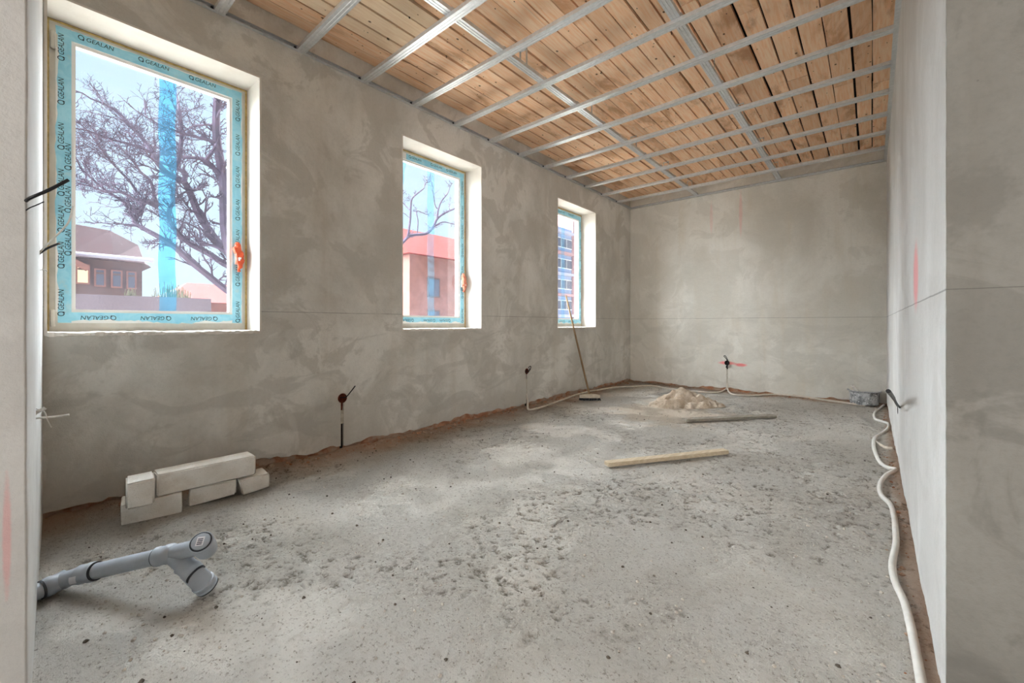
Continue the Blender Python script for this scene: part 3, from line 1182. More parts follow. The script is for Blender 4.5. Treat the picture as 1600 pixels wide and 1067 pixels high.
    for zz in (SILL + 0.085, HEAD - 0.13):
        b = MB().tube([(xi + 0.012, ya + 0.026, zz - 0.045), (xi + 0.012, ya + 0.026, zz + 0.045)], 0.010, 10)
        b.box((xi - 0.001, ya + 0.028, zz - 0.036), (xi + 0.016, ya + 0.044, zz + 0.036))
        P(b, 'hinge', M_PVC_DUSTY, None, True)
    # dark open joint under the frame
    P(MB().box((xi - 0.06, ya, SILL - 0.001), (xi - 0.006, yb, z0 + 0.001)), 'open_joint', M_SEALDARK)
    return w, (gy0, gy1, gz0, gz1, xi)


make_window(0, *WIN[0], 'nearest and largest window in blue printed protective tape with orange wrapped handle')
w2, g2 = make_window(1, *WIN[1], 'middle window with a torn tape end and loose film at top left', top_from=0.10)
make_window(2, *WIN[2], 'farthest window, beside the leaning broom', handle=False)
# crumpled film drooping from the top left of the middle window
lf = MB()
yy, zz = g2[0] + 0.01, g2[3] - 0.01
for k in range(15):
    t = k / 14
    wd = 0.10 * (1 - t) ** 0.8 + 0.012
    for j in range(6):
        s = j / 5
        lf.v.append((g2[4] - 0.015 + 0.012 * math.sin(s * 9 + k * 0.8) * (1 - t * 0.5), yy + wd * s, zz - 0.52 * t + 0.05 * s * t))
for k in range(14):
    for j in range(5):
        p = k * 6 + j
        lf.f.append((p, p + 1, p + 7, p + 6))
own(lf.build('loose_film', M_FILM_PALE), w2)

# ---------------------------------------------------------------- sockets in the walls, with cables
def socket(name, c, normal, r, mat, label, cable_pts, cable_r, depth=0.040, slot=True, slot_h=None):
    root = empty(name, c)
    tag(root, label, 'socket hole')
    n = Vector(normal)
    q = n.to_track_quat('Z', 'Y').to_matrix().to_4x4()
    M = Matrix.Translation(Vector(c)) @ q
    cup = MB().lathe([(r + 0.002, 0.001), (r - 0.002, 0.002), (r - 0.003, -depth + 0.004), (r - 0.010, -depth), (0.004, -depth)], 22, M, False, True).build('back_box', mat, None, True)
    own(cup, root)
    if slot:
        side = n.cross(Vector((0, 0, 1)))
        b = MB()
        rg = random.Random(len(label))
        zz = [c[2] - r * 0.7 - k * 0.018 for k in range(5)]
        b.tube([Vector((c[0], c[1], z)) - n * 0.018 + side * rg.uniform(-0.002, 0.002) for z in zz], [0.011] * 4 + [0.006], 7)
        own(b.build('chase_gap', mat), root)
        # mortar filling of the chase below
        z1 = c[2] - r * 0.7 - 0.070
        z0 = 0.16 if slot_h is None else slot_h
        m = MB()
        k_ = 14
        for k in range(k_ + 1):
            z = z0 + (z1 - z0) * k / k_
            o1, o2 = rg.uniform(-0.002, 0.003), rg.uniform(-0.003, 0.002)
            base = Vector((c[0], c[1], z))
            pr_ = rg.uniform(-0.004, 0.0)
            m.v += [tuple(base - side * (0.012 + o1) - n * 0.02), tuple(base - side * (0.012 + o1) + n * pr_),
                    tuple(base + side * (0.012 + o2) + n * pr_), tuple(base + side * (0.012 + o2) - n * 0.02)]
        for k in range(k_):
            for s_ in range(4):
                s2 = (s_ + 1) % 4
                m.f.append((k * 4 + s_, k * 4 + s2, (k + 1) * 4 + s2, (k + 1) * 4 + s_))
        m.f += [(0, 1, 2, 3), tuple(k_ * 4 + s_ for s_ in range(4))]
        own(m.build('chase_filling', M_MORTAR_PALE), root)
        lo_ = Vector((c[0], c[1], 0.0)) - n * 0.024
        own(MB().tube([lo_ + Vector((0, 0, 0.0)), lo_ + side * 0.003 + Vector((0, 0, z0 * 0.5)), lo_ + Vector((0, 0, z0 + 0.01))], [0.014, 0.015, 0.011], 7).build('open_chase', M_BOX_DARK), root)
    for pts, rad in cable_pts:
        own(MB().tube(smooth_path(pts, 5), rad, 7).build('cable', M_CABLE_BLACK, None, True), root)
    return root


socket('wall_socket', (XL, S1.y, S1.z), (1, 0, 0), 0.036, M_BOX_RUST, 'round rust-red socket hole with one straight black cable, nearest the white blocks',
       [([(XL - 0.03, S1.y, S1.z), (XL + 0.02, S1.y + 0.02, S1.z + 0.01), at_x(548, 612, XL + 0.06), at_x(555, 603, XL + 0.10)], 0.0042)], 0.004, slot_h=0.22)
socket('wall_socket', (XL, S2.y, S2.z), (1, 0, 0), 0.034, M_BOX_RUST, 'round rust-red socket hole with a looped black cable, below the middle window',
       [([(XL - 0.03, S2.y, S2.z), (XL + 0.03, S2.y + 0.02, S2.z + 0.02), at_x(826, 574, XL + 0.06), at_x(829, 572, XL + 0.08), at_x(829, 576, XL + 0.07), at_x(825, 582, XL + 0.04), (XL - 0.02, S2.y + 0.01, S2.z - 0.01)], 0.0045)], 0.004, slot_h=0.10)
socket('wall_socket', (S3.x, YB, S3.z), (0, -1, 0), 0.034, M_BOX_DARK, 'black socket hole with looped cable and pink spray on the far wall',
       [([(S3.x, YB + 0.03, S3.z), at_y(1136, 563, YB - 0.03), at_y(1133.5, 559, YB - 0.05), at_y(1131, 556.5, YB - 0.06), at_y(1133, 555.5, YB - 0.06), at_y(1136, 560, YB - 0.04), (S3.x + 0.01, YB + 0.02, S3.z + 0.01)], 0.0048),
        ([(S3.x, YB + 0.02, S3.z), at_y(1138, 567, YB - 0.025), at_y(1137, 569, YB - 0.03), at_y(1135, 574, YB - 0.01)], 0.012)], 0.005, slot_h=0.06)
socket('wall_socket', (XR, S4.y, S4.z), (-1, 0, 0), 0.030, M_BOX_DARK, 'socket hole in the right wall with a thick black cable sticking out',
       [([(XR + 0.03, S4.y, S4.z), at_x(1403, 634, XR - 0.015), at_x(1396, 622, XR - 0.05), at_x(1388, 611, XR - 0.085)], [0.005] * 5 + [0.007] * 5 + [0.009] * 6)], 0.01, slot=False)

# ---------------------------------------------------------------- cables hanging out of the stub wall at the left edge
def cable_thing(name, label, cat, pieces, mats=None):
    root = empty(name, pieces[0][0][0])
    tag(root, label, cat)
    for pts, rad, mat in pieces:
        own(MB().tube(smooth_path(pts, 6), rad, 8).build('cable', mat, None, True), root)
    return root


C2, C3 = -2.66, -2.20
cable_thing('cable_stub', 'thick and thin black cable ends poking out of the left edge, uppermost', 'cable',
            [([at_x(38, 316, JX - 0.012), at_x(48, 309, JX + 0.015), at_x(76, 297, JX + 0.02), at_x(107, 281, JX + 0.02)], 0.0036, M_CABLE_BLACK),
             ([at_x(38, 331, JX - 0.012), at_x(46, 325, JX + 0.01), at_x(58, 320, JX + 0.012), at_x(69, 315, JX + 0.015)], 0.0013, M_CABLE_BLACK)])
cable_thing('cable_stub', 'black cable end and curling white wire poking out of the left edge', 'cable',
            [([at_x(58, 400, C2), at_x(63, 395, C2), at_x(76, 387, C2 + 0.02), at_x(93, 380, C2 + 0.05)], 0.0044, M_CABLE_BLACK),
             ([at_x(58, 400, C2 + 0.02), at_x(64, 392, C2 + 0.02), at_x(82, 374, C2 + 0.03), at_x(98, 358, C2 + 0.04), at_x(108, 345, C2 + 0.05), at_x(114, 322, C2 + 0.06)], 0.0034, M_CABLE_WHITE),
             ([at_x(56, 424, C2 - 0.1), at_x(63, 422, C2 - 0.1), at_x(70, 421, C2 - 0.1), at_x(74, 424, C2 - 0.1)], 0.0022, M_CABLE_WHITE)])
cable_thing('cable_stub', 'frayed white wires poking out of the left edge, lowest', 'cable',
            [([at_x(53, 655, C3), at_x(60, 653, C3), at_x(85, 651, C3 + 0.02), at_x(108, 648, C3 + 0.03)], 0.0036, M_CABLE_WHITE),
             ([at_x(54, 637, C3), at_x(62, 640, C3), at_x(70, 644, C3 + 0.01), at_x(74, 655, C3 + 0.02), at_x(80, 668, C3 + 0.03)], 0.0018, M_CABLE_WHITE),
             ([at_x(53, 648, C3), at_x(59, 643, C3), at_x(66, 640, C3 + 0.01), at_x(71, 637, C3 + 0.01)], 0.006, M_CABLE_WHITE)])

# ---------------------------------------------------------------- white blocks by the left wall
def block(name, pl_, pr_, z0, h, depth, label, seed, lean=0.0, trim=None, bev=0.008):
    """pl_, pr_: pixels of the lower front corners at height z0"""
    a, b = at_z(pl_[0], pl_[1], z0), at_z(pr_[0], pr_[1], z0)
    d = (b - a)
    L = d.length
    d.normalize()
    n_in = Vector((-d.y, d.x, 0))              # away from the viewer, towards the wall
    if n_in.x > 0:
        n_in = -n_in
    rg = random.Random(seed)
    bm = bmesh.new()
    bmesh.ops.create_cube(bm, size=1.0)
    for v in bm.verts:
        p = v.co + Vector((0.5, 0.5, 0.5))
        x, y, z = p.x * L, p.y * depth, p.z * h
        if trim:
            x, y, z = trim(p.x, p.y, p.z, x, y, z)
        v.co = Vector((x, y, z))
    for v in bm.verts:                       # hand-sawn: corners slightly out of true
        v.co += Vector((rg.uniform(-1, 1), rg.uniform(-1, 1), rg.uniform(-0.6, 0.6))) * 0.004
    bmesh.ops.bevel(bm, geom=bm.edges[:], offset=bev, segments=4, affect='EDGES')
    for v in bm.verts:
        j = 0.0
        x, y, z = v.co
        v.co = a + d * (x + rg.uniform(-j, j)) + n_in * (y + rg.uniform(-j, j)) + Vector((0, 0, z + rg.uniform(-j, j)))
    bmesh.ops.recalc_face_normals(bm, faces=bm.faces)
    me = bpy.data.meshes.new(name)
    bm.to_mesh(me)
    bm.free()
    me.materials.append(M_BLOCK)
    c = sum((v.co for v in me.vertices), Vector()) / len(me.vertices)
    me.transform(Matrix.Translation(-c))
    o = bpy.data.objects.new(name, me)
    o.location = c
    COL.objects.link(o)
    me.polygons.foreach_set('use_smooth', [True] * len(me.polygons))
    wm = o.modifiers.new('face_weighted_normals', 'WEIGHTED_NORMAL')
    wm.weight = 100
    wm.mode = 'FACE_AREA'
    return tag(o, label, 'block', 'white blocks stacked by the window wall')


BH = 0.104
block('white_block', (189, 823), (284, 801), 0.004, BH, 0.15, 'white block lying at the lower left of the small block stack', 1, bev=0.004)
block('white_block', (297, 793), (369, 778), 0.004, BH, 0.14, 'white block lying in the middle under the long block', 2,
      trim=lambda p, q, r, x, y, z: (x - 0.014 * (1 - r) * (p < 0.1), y, z + (0.020 * (p > 0.8) * (r < 0.1))), bev=0.008)
block('white_block', (376, 776), (422, 765), 0.004, BH - 0.006, 0.15, 'small white block at the right end under the long block', 3,
      trim=lambda p, q, r, x, y, z: (x + 0.012 * (1 - r) * (p < 0.1) - 0.012 * r * (p < .1), y, z + 0.016 * (p > 0.8) * (r < 0.1)), bev=0.008)
block('white_block', (197, 797), (242, 787), BH + 0.006, 0.125, 0.15, 'short white cube-like block on top at the left end', 4, bev=0.008)
block('white_block', (244, 778), (400, 741), BH + 0.006, 0.115, 0.13, 'long white block laid across the top of the stack', 5, bev=0.008)

# ---------------------------------------------------------------- grey drain pipe with elbow, branch and cap
pr_root = empty('drain_pipe', at_z(190, 930, 0.0))
tag(pr_root, 'grey plastic drain pipe with elbow, branch and capped end on the floor', 'pipe')
PR = 0.028


def collar(c, d, r, l):
    d = Vector(d).normalized()
    M = Matrix.Translation(Vector(c)) @ d.to_track_quat('Z', 'Y').to_matrix().to_4x4()
    return MB().lathe([(r * 0.93, -l / 2), (r * 1.04, -l / 2), (r * 1.24, -l * 0.38), (r * 1.24, -l * 0.12), (r * 1.15, 0), (r * 1.15, l * 0.34), (r * 1.22, l * 0.40), (r * 1.22, l * 0.5), (r * 0.93, l * 0.5)], 24, M)


def ppart(mb, name, mat=M_PVC_GREY, sm=True):
    return own(mb.build(name, mat, None, sm), pr_root)


A = at_z(20, 942, 0.036)
B = at_z(92, 909, 0.042)
B2 = at_z(125, 898, 0.062)
C = at_z(262, 866, 0.150)
Dd = (C - B2).normalized()
D = C + Dd * 0.125
ppart(MB().tube([A, A.lerp(B, 0.5), B], PR, 24), 'lower_pipe')
e = MB().tube(smooth_path([B - (B - A).normalized() * 0.02, B, B2, B2 + Dd * 0.03], 6), PR * 1.03, 24)
elbow = ppart(e, 'elbow')
sk = collar(B - (B - A).normalized() * 0.012, B - A, PR, 0.062)
sk.build('socket_ring', M_PVC_GREY, None, True)
o_ = COL.objects[-1]
bpy.context.view_layer.update()


def sub(mb, name, mat, parent, sm=True):
    o = mb.build(name, mat, None, sm)
    o.parent = parent
    o.matrix_parent_inverse = parent.matrix_parent_inverse.copy() if False else Matrix.Identity(4)
    o.matrix_parent_inverse = (Matrix.Translation(Vector(pr_root.location)) @ parent.matrix_parent_inverse).inverted()
    return o


o_.parent = elbow
o_.matrix_parent_inverse = (Matrix.Translation(Vector(pr_root.location)) @ elbow.matrix_parent_inverse).inverted()


def seal(c, d, r, parent):
    d = Vector(d).normalized()
    M = Matrix.Translation(Vector(c)) @ d.to_track_quat('Z', 'Y').to_matrix().to_4x4()
    sub(MB().lathe([(r * 0.98, -0.003), (r * 1.16, -0.003), (r * 1.16, 0.003), (r * 0.98, 0.003)], 24, M), 'seal', M_RUBBER, parent)


seal(B - (B - A).normalized() * 0.046, B - A, PR * 1.02, elbow)
sub(collar(B2 + Dd * 0.035, -Dd, PR, 0.062), 'socket_ring', M_PVC_GREY, elbow)
seal(B2 + Dd * 0.068, Dd, PR * 1.02, elbow)
st = at_z(110, 908, 0.066)
# white label on the elbow's near side
side_dir = Vector((-Dd.y, Dd.x, 0)).normalized()
if side_dir.dot(Vector((0, 0, 0)) - B2) < 0:
    side_dir = -side_dir
lb = MB()
for k in range(6):
    a = -0.5 + k * 0.16
    for t in (-0.004, 0.024):
        nrm = side_dir * math.cos(a) + Vector((0, 0, 1)) * math.sin(a)
        lb.v.append(tuple(B2 + Dd * t + nrm * (PR * 1.28)))
for k in range(5):
    lb.f.append((k * 2, k * 2 + 1, k * 2 + 3, k * 2 + 2))
sub(lb, 'label_sticker', M_STICKER, elbow)
ppart(MB().tube([B2 + Dd * 0.04, B2.lerp(C, 0.5), C], PR, 24), 'straight_pipe')
# branch fitting
br = ppart(MB().tube([C - Dd * 0.02, C + Dd * 0.05, D], PR * 1.02, 24), 'branch')
sub(collar(C - Dd * 0.006, -Dd, PR, 0.066), 'socket_ring', M_PVC_GREY, br)
seal(C - Dd * 0.040, Dd, PR * 1.02, br)
E1 = at_z(296, 889, 0.105)
E0 = C + Dd * 0.012
E2 = at_z(309, 902, 0.070)
E3 = at_z(321, 913, 0.030)
bd = (E1 - E0).normalized()
sub(MB().tube([E0, E1], PR * 1.02, 24), 'branch_arm', M_PVC_GREY, br)
sub(collar(E1, bd * -1, PR, 0.060), 'socket_ring', M_PVC_GREY, br)
seal(E1 + bd * 0.032, bd, PR * 1.02, br)
el2 = ppart(MB().tube(smooth_path([E1, E1.lerp(E2, 0.6), E2, E3], 6), PR * 1.22, 24), 'elbow')
sub(collar(E3 - (E3 - E2).normalized() * 0.006, E3 - E2, PR * 1.10, 0.030), 'socket_ring', M_PVC_GREY, el2)
seal(E3 + (E3 - E2).normalized() * 0.011, E3 - E2, PR * 1.14, el2)
# capped end: short wide socket turned up towards the camera side
K0 = at_z(333, 861, 0.135)
K1 = at_z(320, 843, 0.185)
toward = (Vector((0, 0, EYE)) - K1).normalized()
kd = ((K1 - K0).normalized() * 0.55 + toward * 0.75).normalized()
Kc = D + Dd * 0.020
Mk = Matrix.Translation(Kc) @ kd.to_track_quat('Z', 'Y').to_matrix().to_4x4()
cap = ppart(MB().lathe([(0.030, -0.045), (PR * 1.22, -0.036), (PR * 1.30, -0.02), (PR * 1.30, 0.020), (PR * 1.36, 0.024), (PR * 1.36, 0.034), (PR * 1.1, 0.036)], 28, Mk, True, False), 'capped_socket')
sub(MB().lathe([(PR * 1.1, 0.034), (PR * 1.02, 0.041), (PR * 0.9, 0.042), (0.002, 0.042)], 28, Mk, False, True), 'cap', M_PVC_GREY, cap)
sub(MB().lathe([(PR * 1.12, 0.033), (PR * 1.24, 0.0375), (PR * 1.08, 0.0385)], 28, Mk), 'seal', M_RUBBER, cap)
stk = MB().box((-0.013, -0.016, 0.042), (0.011, 0.016, 0.0428), Mk)
sub(stk, 'label_sticker', M_STICKER, cap)
prn = MB()
for k in range(4):
    prn.box((-0.009, -0.012 + k * 0.006, 0.0429), (0.007, -0.009 + k * 0.006, 0.0432), Mk)
sub(prn, 'sticker_print', M_INK, cap)

# ---------------------------------------------------------------- flexible conduits on the floor
def conduit(name, pts, r, mat, label, extra0=None, extra1=None, branch=None, lift=None):
    P = []
    for k, (u, v) in enumerate(pts):
        p = at_z(u, v, r)
        dz = lift[k] if lift else 0.0
        if dz:
            p = at_z(u, v, r + dz)
        p.x = min(p.x, XR - r - 0.002)
        p.x = max(p.x, XL + r + 0.002)
        p.y = min(p.y, YB - r - 0.002)
        p.z = fz(p.x, p.y) + r * 0.85 + dz
        P.append(p)
    if extra0:
        P = [Vector(q) for q in extra0] + P
    if extra1:
        P = P + [Vector(q) for q in extra1]
    path = smooth_path(P, 7)
    o = MB().tube(path, r, 10).build(name, mat, None, True)
    c = Vector(path[0])
    root = o
    tag(o, label, 'conduit')
    return o


conduit('floor_conduit', [(826, 639), (841, 637.5), (870, 628), (902, 618), (935, 610), (967, 605), (1000, 603.5), (1020, 603), (1045, 607), (1085, 611), (1119, 612.7), (1131, 610)], 0.0125, M_CONDUIT_DUSTY,
        'pale conduit running from the middle socket round the far left corner',
        extra0=[(XL - 0.012, S2.y, 0.16), (XL + 0.006, S2.y + 0.01, 0.06)], extra1=[(S3.x - 0.004, YB - 0.004, 0.05), (S3.x - 0.004, YB + 0.010, 0.12)])
conduit('floor_conduit', [(1139, 612), (1147, 616.5), (1170, 618), (1204, 617), (1227, 614.5), (1251, 618), (1281, 625), (1328, 631), (1352, 634)], 0.0125, M_CONDUIT_DUSTY,
        'pale conduit running along the far wall to the bucket',
        extra0=[(S3.x + 0.006, YB + 0.010, 0.12), (S3.x + 0.008, YB - 0.006, 0.05)])
conduit('floor_conduit', [(1381, 635), (1371, 641), (1366, 648), (1368, 656), (1378, 660), (1388, 664), (1387, 672), (1376, 677), (1367, 684), (1365, 694), (1368, 708), (1376, 723), (1388, 731), (1401, 736), (1386, 742), (1376, 755), (1376, 772),
                          (1391, 788), (1397, 805), (1399, 825), (1400, 850), (1394, 883), (1400, 912), (1413, 940), (1423, 978), (1431, 1016), (1440, 1067), (1447, 1110), (1452, 1160)], 0.0125, M_CONDUIT,
        'long white conduit snaking along the foot of the right wall')
conduit('floor_conduit', [(1369, 690), (1378, 696), (1386, 701), (1398, 703)], 0.011, M_CONDUIT_DUSTY, 'short dusty conduit branching from the white one into the right wall')

# ---------------------------------------------------------------- sand heap
hc = at_z(1074, 634, 0.0)
axis_r = Vector((CS, -SN, 0))          # across the view, used to set the heap's long side
hn = 84
hv = MB()
for i in range(hn + 1):
    for j in range(hn + 1):
        p, q = (i / hn - 0.5) * 1.10, (j / hn - 0.5) * 0.92
        x = hc.x + p * 0.76 + q * 0.10
        y = hc.y + 0.62 * p * 0.72 + q * 0.86
        hv.v.append((x, y, 0))
V = np.array(hv.v)
X_, Y_ = V[:, 0], V[:, 1]
P_ = np.repeat(np.linspace(-0.55, 0.55, hn + 1), hn + 1)
Q_ = np.tile(np.linspace(-0.46, 0.46, hn + 1), hn + 1)
wobble = 0.07 * vnoise(X_, Y_, 0.16, 21) + 0.03 * vnoise(X_, Y_, 0.06, 22)
d1 = np.sqrt(((P_ + 0.10) / 0.40) ** 2 + (Q_ / 0.36) ** 2) + wobble
d2 = np.sqrt(((P_ - 0.16) / 0.34) ** 2 + ((Q_ + 0.05) / 0.28) ** 2) + wobble
H = np.maximum(0.225 * np.clip(1 - d1, 0, 1) ** 0.85, 0.135 * np.clip(1 - d2, 0, 1) ** 0.8)
H = np.maximum(H, 0.02 * np.clip(1.25 - d1, 0, 1))
H += (H > 0.01) * (0.016 * vnoise(X_, Y_, 0.05, 23) + 0.016 * np.abs(vnoise(X_, Y_, 0.03, 24)) + 0.005 * vnoise(X_, Y_, 0.018, 25))
dent = np.exp(-(((P_ + 0.15) / 0.06) ** 2 + ((Q_ + 0.10) / 0.07) ** 2))
H -= 0.085 * dent
dent2 = np.exp(-(((P_ - 0.12) / 0.13) ** 2 + ((Q_ + 0.17) / 0.03) ** 2))
H -= 0.03 * dent2
Z_ = floor_h(X_, Y_) - 0.012 + H
hv.v = [(float(a) - hc.x, float(b) - hc.y, float(c)) for a, b, c in zip(X_, Y_, Z_)]
for i in range(hn):
    for j in range(hn):
        k = i * (hn + 1) + j
        hv.f.append((k, k + hn + 1, k + hn + 2, k + 1))
heap = hv.build('sand_heap', M_SAND, None, False)
heap.data.polygons.foreach_set('use_smooth', [True] * len(heap.data.polygons))
heap.location = (hc.x, hc.y, 0)
tag(heap, 'small heap of beige sand with a dented top near the far wall', 'sand heap')

# ---------------------------------------------------------------- planks on the floor
def plank(name, a, b, width, th, mat, label, z0=0.012):
    A_, B_ = at_z(a[0], a[1], z0), at_z(b[0], b[1], z0)
    d = (B_ - A_).normalized()
    n_ = Vector((-d.y, d.x, 0))
    L = (B_ - A_).length
    bm = bmesh.new()
    bmesh.ops.create_cube(bm, size=1.0)
    for v in bm.verts:
        p = v.co + Vector((0.5, 0.5, 0.5))
        v.co = Vector((p.x * L, p.y * width, p.z * th))
    bmesh.ops.bevel(bm, geom=bm.edges[:], offset=0.002, segments=2, affect='EDGES')
    me = bpy.data.meshes.new(name)
    bm.to_mesh(me)
    bm.free()
    me.materials.append(mat)
    o = bpy.data.objects.new(name, me)
    M = Matrix(((d.x, n_.x, 0, A_.x), (d.y, n_.y, 0, A_.y), (0, 0, 1, z0), (0, 0, 0, 1)))
    o.matrix_world = M
    COL.objects.link(o)
    return tag(o, label, 'plank')


plank('plank', (951, 730), (1139, 709.5), 0.062, 0.028, M_PLANK_PALE, 'pale clean wooden plank lying in the middle of the floor')
plank('plank', (1073, 659.5), (1214, 653), 0.085, 0.026, M_PLANK_GREY, 'weathered grey plank lying in front of the sand heap')

# ---------------------------------------------------------------- bucket and tool
bc = at_z(1350, 633, 0.0)
bk = empty('bucket', (bc.x, bc.y, fz(bc.x, bc.y) - 0.002))
tag(bk, 'dented metal bucket spattered with cement in the far right corner', 'bucket')
b = MB().lathe([(0.002, 0.0), (0.128, 0.0), (0.138, 0.006), (0.140, 0.05), (0.143, 0.11), (0.146, 0.148), (0.156, 0.156), (0.160, 0.162), (0.156, 0.164), (0.148, 0.160), (0.138, 0.150), (0.134, 0.05), (0.13, 0.03), (0.002, 0.03)], 36)
bo = b.build('body', M_POT, bk, True)
for v in bo.data.vertices:
    w = math.atan2(v.co.y, v.co.x)
    if v.co.z > 0.145:
        dd = Vector((v.co.x, v.co.y, 0)).normalized().dot(Vector((-CS, SN, 0)))
        if dd > 0.93:
            v.co += Vector((-CS, SN, 0)) * 0.035 * (dd - 0.93) / 0.07
rim = MB()
rp = [Vector((0.161 * math.cos(w), 0.161 * math.sin(w), 0.165)) + Vector((-CS, SN, 0)) * (0.03 * max(0.0, (math.cos(w) * -CS + math.sin(w) * SN - 0.93) / 0.07)) for w in np.linspace(0, 2 * math.pi, 49)]
rim.tube(rp, 0.006, 8, False)
rim.build('rolled_rim', plain('pale_worn_rim', srgb(176, 178, 180), 0.5, vary=0.25, scale=30), bk, True)
MB().lathe([(0.133, 0.075), (0.1, 0.078), (0.05, 0.082), (0.002, 0.078)], 24, None, False, True).build('mortar_residue', plain('dried_mortar', srgb(120, 116, 108), 0.95, vary=0.3, scale=20), bk, True)
tp0 = at_z(1338, 622, 0.10)
tp0 = Vector((bc.x + 0.01, bc.y - 0.03, 0.085))
tp1 = at_z(1331, 604, 0.0)
tt_ = ray(1331, 601)
tl_ = (Vector((bc.x, bc.y, 0)).length - 0.06) / Vector((tt_[0], tt_[1], 0)).length
tp1 = Vector((tt_[0] * tl_, tt_[1] * tl_, EYE + tt_[2] * tl_))
tool = empty('hand_trowel', tuple(tp0))
tag(tool, 'cement-caked tool handle sticking up out of the bucket', 'trowel')
own(MB().tube([tp0.lerp(tp1, 0.30), tp0.lerp(tp1, 0.6), tp0.lerp(tp1, 0.9), tp1], [0.014, 0.016, 0.019, 0.014], 10).build('handle', plain('caked_handle', srgb(222, 220, 214), 0.8, vary=0.2, scale=40), None, True), tool)
own(MB().tube([tp0, tp0.lerp(tp1, 0.32)], 0.006, 8).build('shank', M_GALV, None, True), tool)

# ---------------------------------------------------------------- broom leaning in the window opening
f0 = at_z(921.5, 619, 0.055)
e0 = at_x(896, 511, XL + 0.014)
dirb = (e0 - f0)
rt = ray(886, 462)
# extend the pole until it reaches its tip's height in the picture
best = min((abs((HV - F_PX * ((f0 + dirb * t).z - EYE) / ((f0 + dirb * t).x * -SN + (f0 + dirb * t).y * CS)) - 462), t) for t in np.linspace(1.0, 2.2, 400))[1]
tip = f0 + dirb * best
broom = empty('broom', (f0.x, f0.y, 0.0))
tag(broom, 'long-handled broom leaning against the sill of the farthest window', 'broom')
M_POLE = m_wood('broom_pole_wood', srgb(150, 126, 96), srgb(176, 152, 120), srgb(120, 96, 70), knots=False, axis=2)
own(MB().tube([f0, f0.lerp(tip, 0.5), tip], [0.013, 0.0125, 0.0115], 10).build('pole', M_POLE, None, True), broom)
hd_dir = Vector((0.80, 0.60, 0)).normalized()
hd_n = Vector((-hd_dir.y, hd_dir.x, 0))
MH = Matrix(((hd_dir.x, hd_n.x, 0, f0.x), (hd_dir.y, hd_n.y, 0, f0.y), (0, 0, 1, 0), (0, 0, 0, 1)))
hb = MB()
pts = []
for k in range(13):
    t = -1 + 2 * k / 12
    hw = 0.038 * (1 - 0.25 * abs(t) ** 3)
    zt = 0.084 - 0.014 * t * t
    pts.append([(t * 0.135, -hw, 0.036), (t * 0.135, -hw * 0.8, zt), (t * 0.135, hw * 0.8, zt), (t * 0.135, hw, 0.036)])
for s_ in pts:
    hb.v += [tuple(MH @ Vector(p)) for p in s_]
for k in range(12):
    for q in range(4):
        q2 = (q + 1) % 4
        hb.f.append((k * 4 + q, k * 4 + q2, (k + 1) * 4 + q2, (k + 1) * 4 + q))
hb.f += [(0, 1, 2, 3), (48, 49, 50, 51)]
own(hb.build('head', plain('dusty_broom_head', srgb(186, 176, 160), 0.9)), broom)
bs = MB()
rg = random.Random(4)
for k in range(150):
    px_, py_ = rg.uniform(-0.13, 0.13), rg.uniform(-0.028, 0.028)
    bs.tube([MH @ Vector((px_, py_, 0.038)), MH @ Vector((px_ * 1.06 + rg.uniform(-0.01, 0.01), py_ * 1.3 + rg.uniform(-0.008, 0.008), 0.004))], [0.004, 0.003], 3)
brs = own(bs.build('bristles', M_RUBBER), broom)
brs['kind'] = 'stuff'

# ---------------------------------------------------------------- rubble and grit on the floor
def clod(mb, x, y, z, r, rg):
    n_ = 6
    vs = []
    for k, (rr, zz) in enumerate(((0.75, -0.5), (1.0, 0.0), (0.7, 0.6))):
        for a in range(n_):
            w = 2 * math.pi * (a + 0.5 * (k % 2)) / n_
            j = rg.uniform(0.7, 1.25)
            vs.append((x + r * rr * j * math.cos(w), y + r * rr * j * math.sin(w) * 0.85, z + r * 0.7 * zz * rg.uniform(0.7, 1.2)))
    vs.append((x, y, z + r * 0.8))
    fs = []
    for k in range(2):
        for a in range(n_):
            a2 = (a + 1) % n_
            fs.append((k * n_ + a, k * n_ + a2, (k + 1) * n_ + a2, (k + 1) * n_ + a))
    for a in range(n_):
        fs.append((2 * n_ + a, 2 * n_ + (a + 1) % n_, 3 * n_))
    mb.add(vs, fs)


def blocked(x, y):
    if (x - hc.x) ** 2 + (y - hc.y) ** 2 < 0.36 or (x - bc.x) ** 2 + (y - bc.y) ** 2 < 0.03:
        return True
    for (a, b, m) in KEEP:
        d = b - a
        t = max(0.0, min(1.0, ((x - a.x) * d.x + (y - a.y) * d.y) / d.length_squared))
        if (x - a.x - d.x * t) ** 2 + (y - a.y - d.y * t) ** 2 < m * m:
            return True
    return False


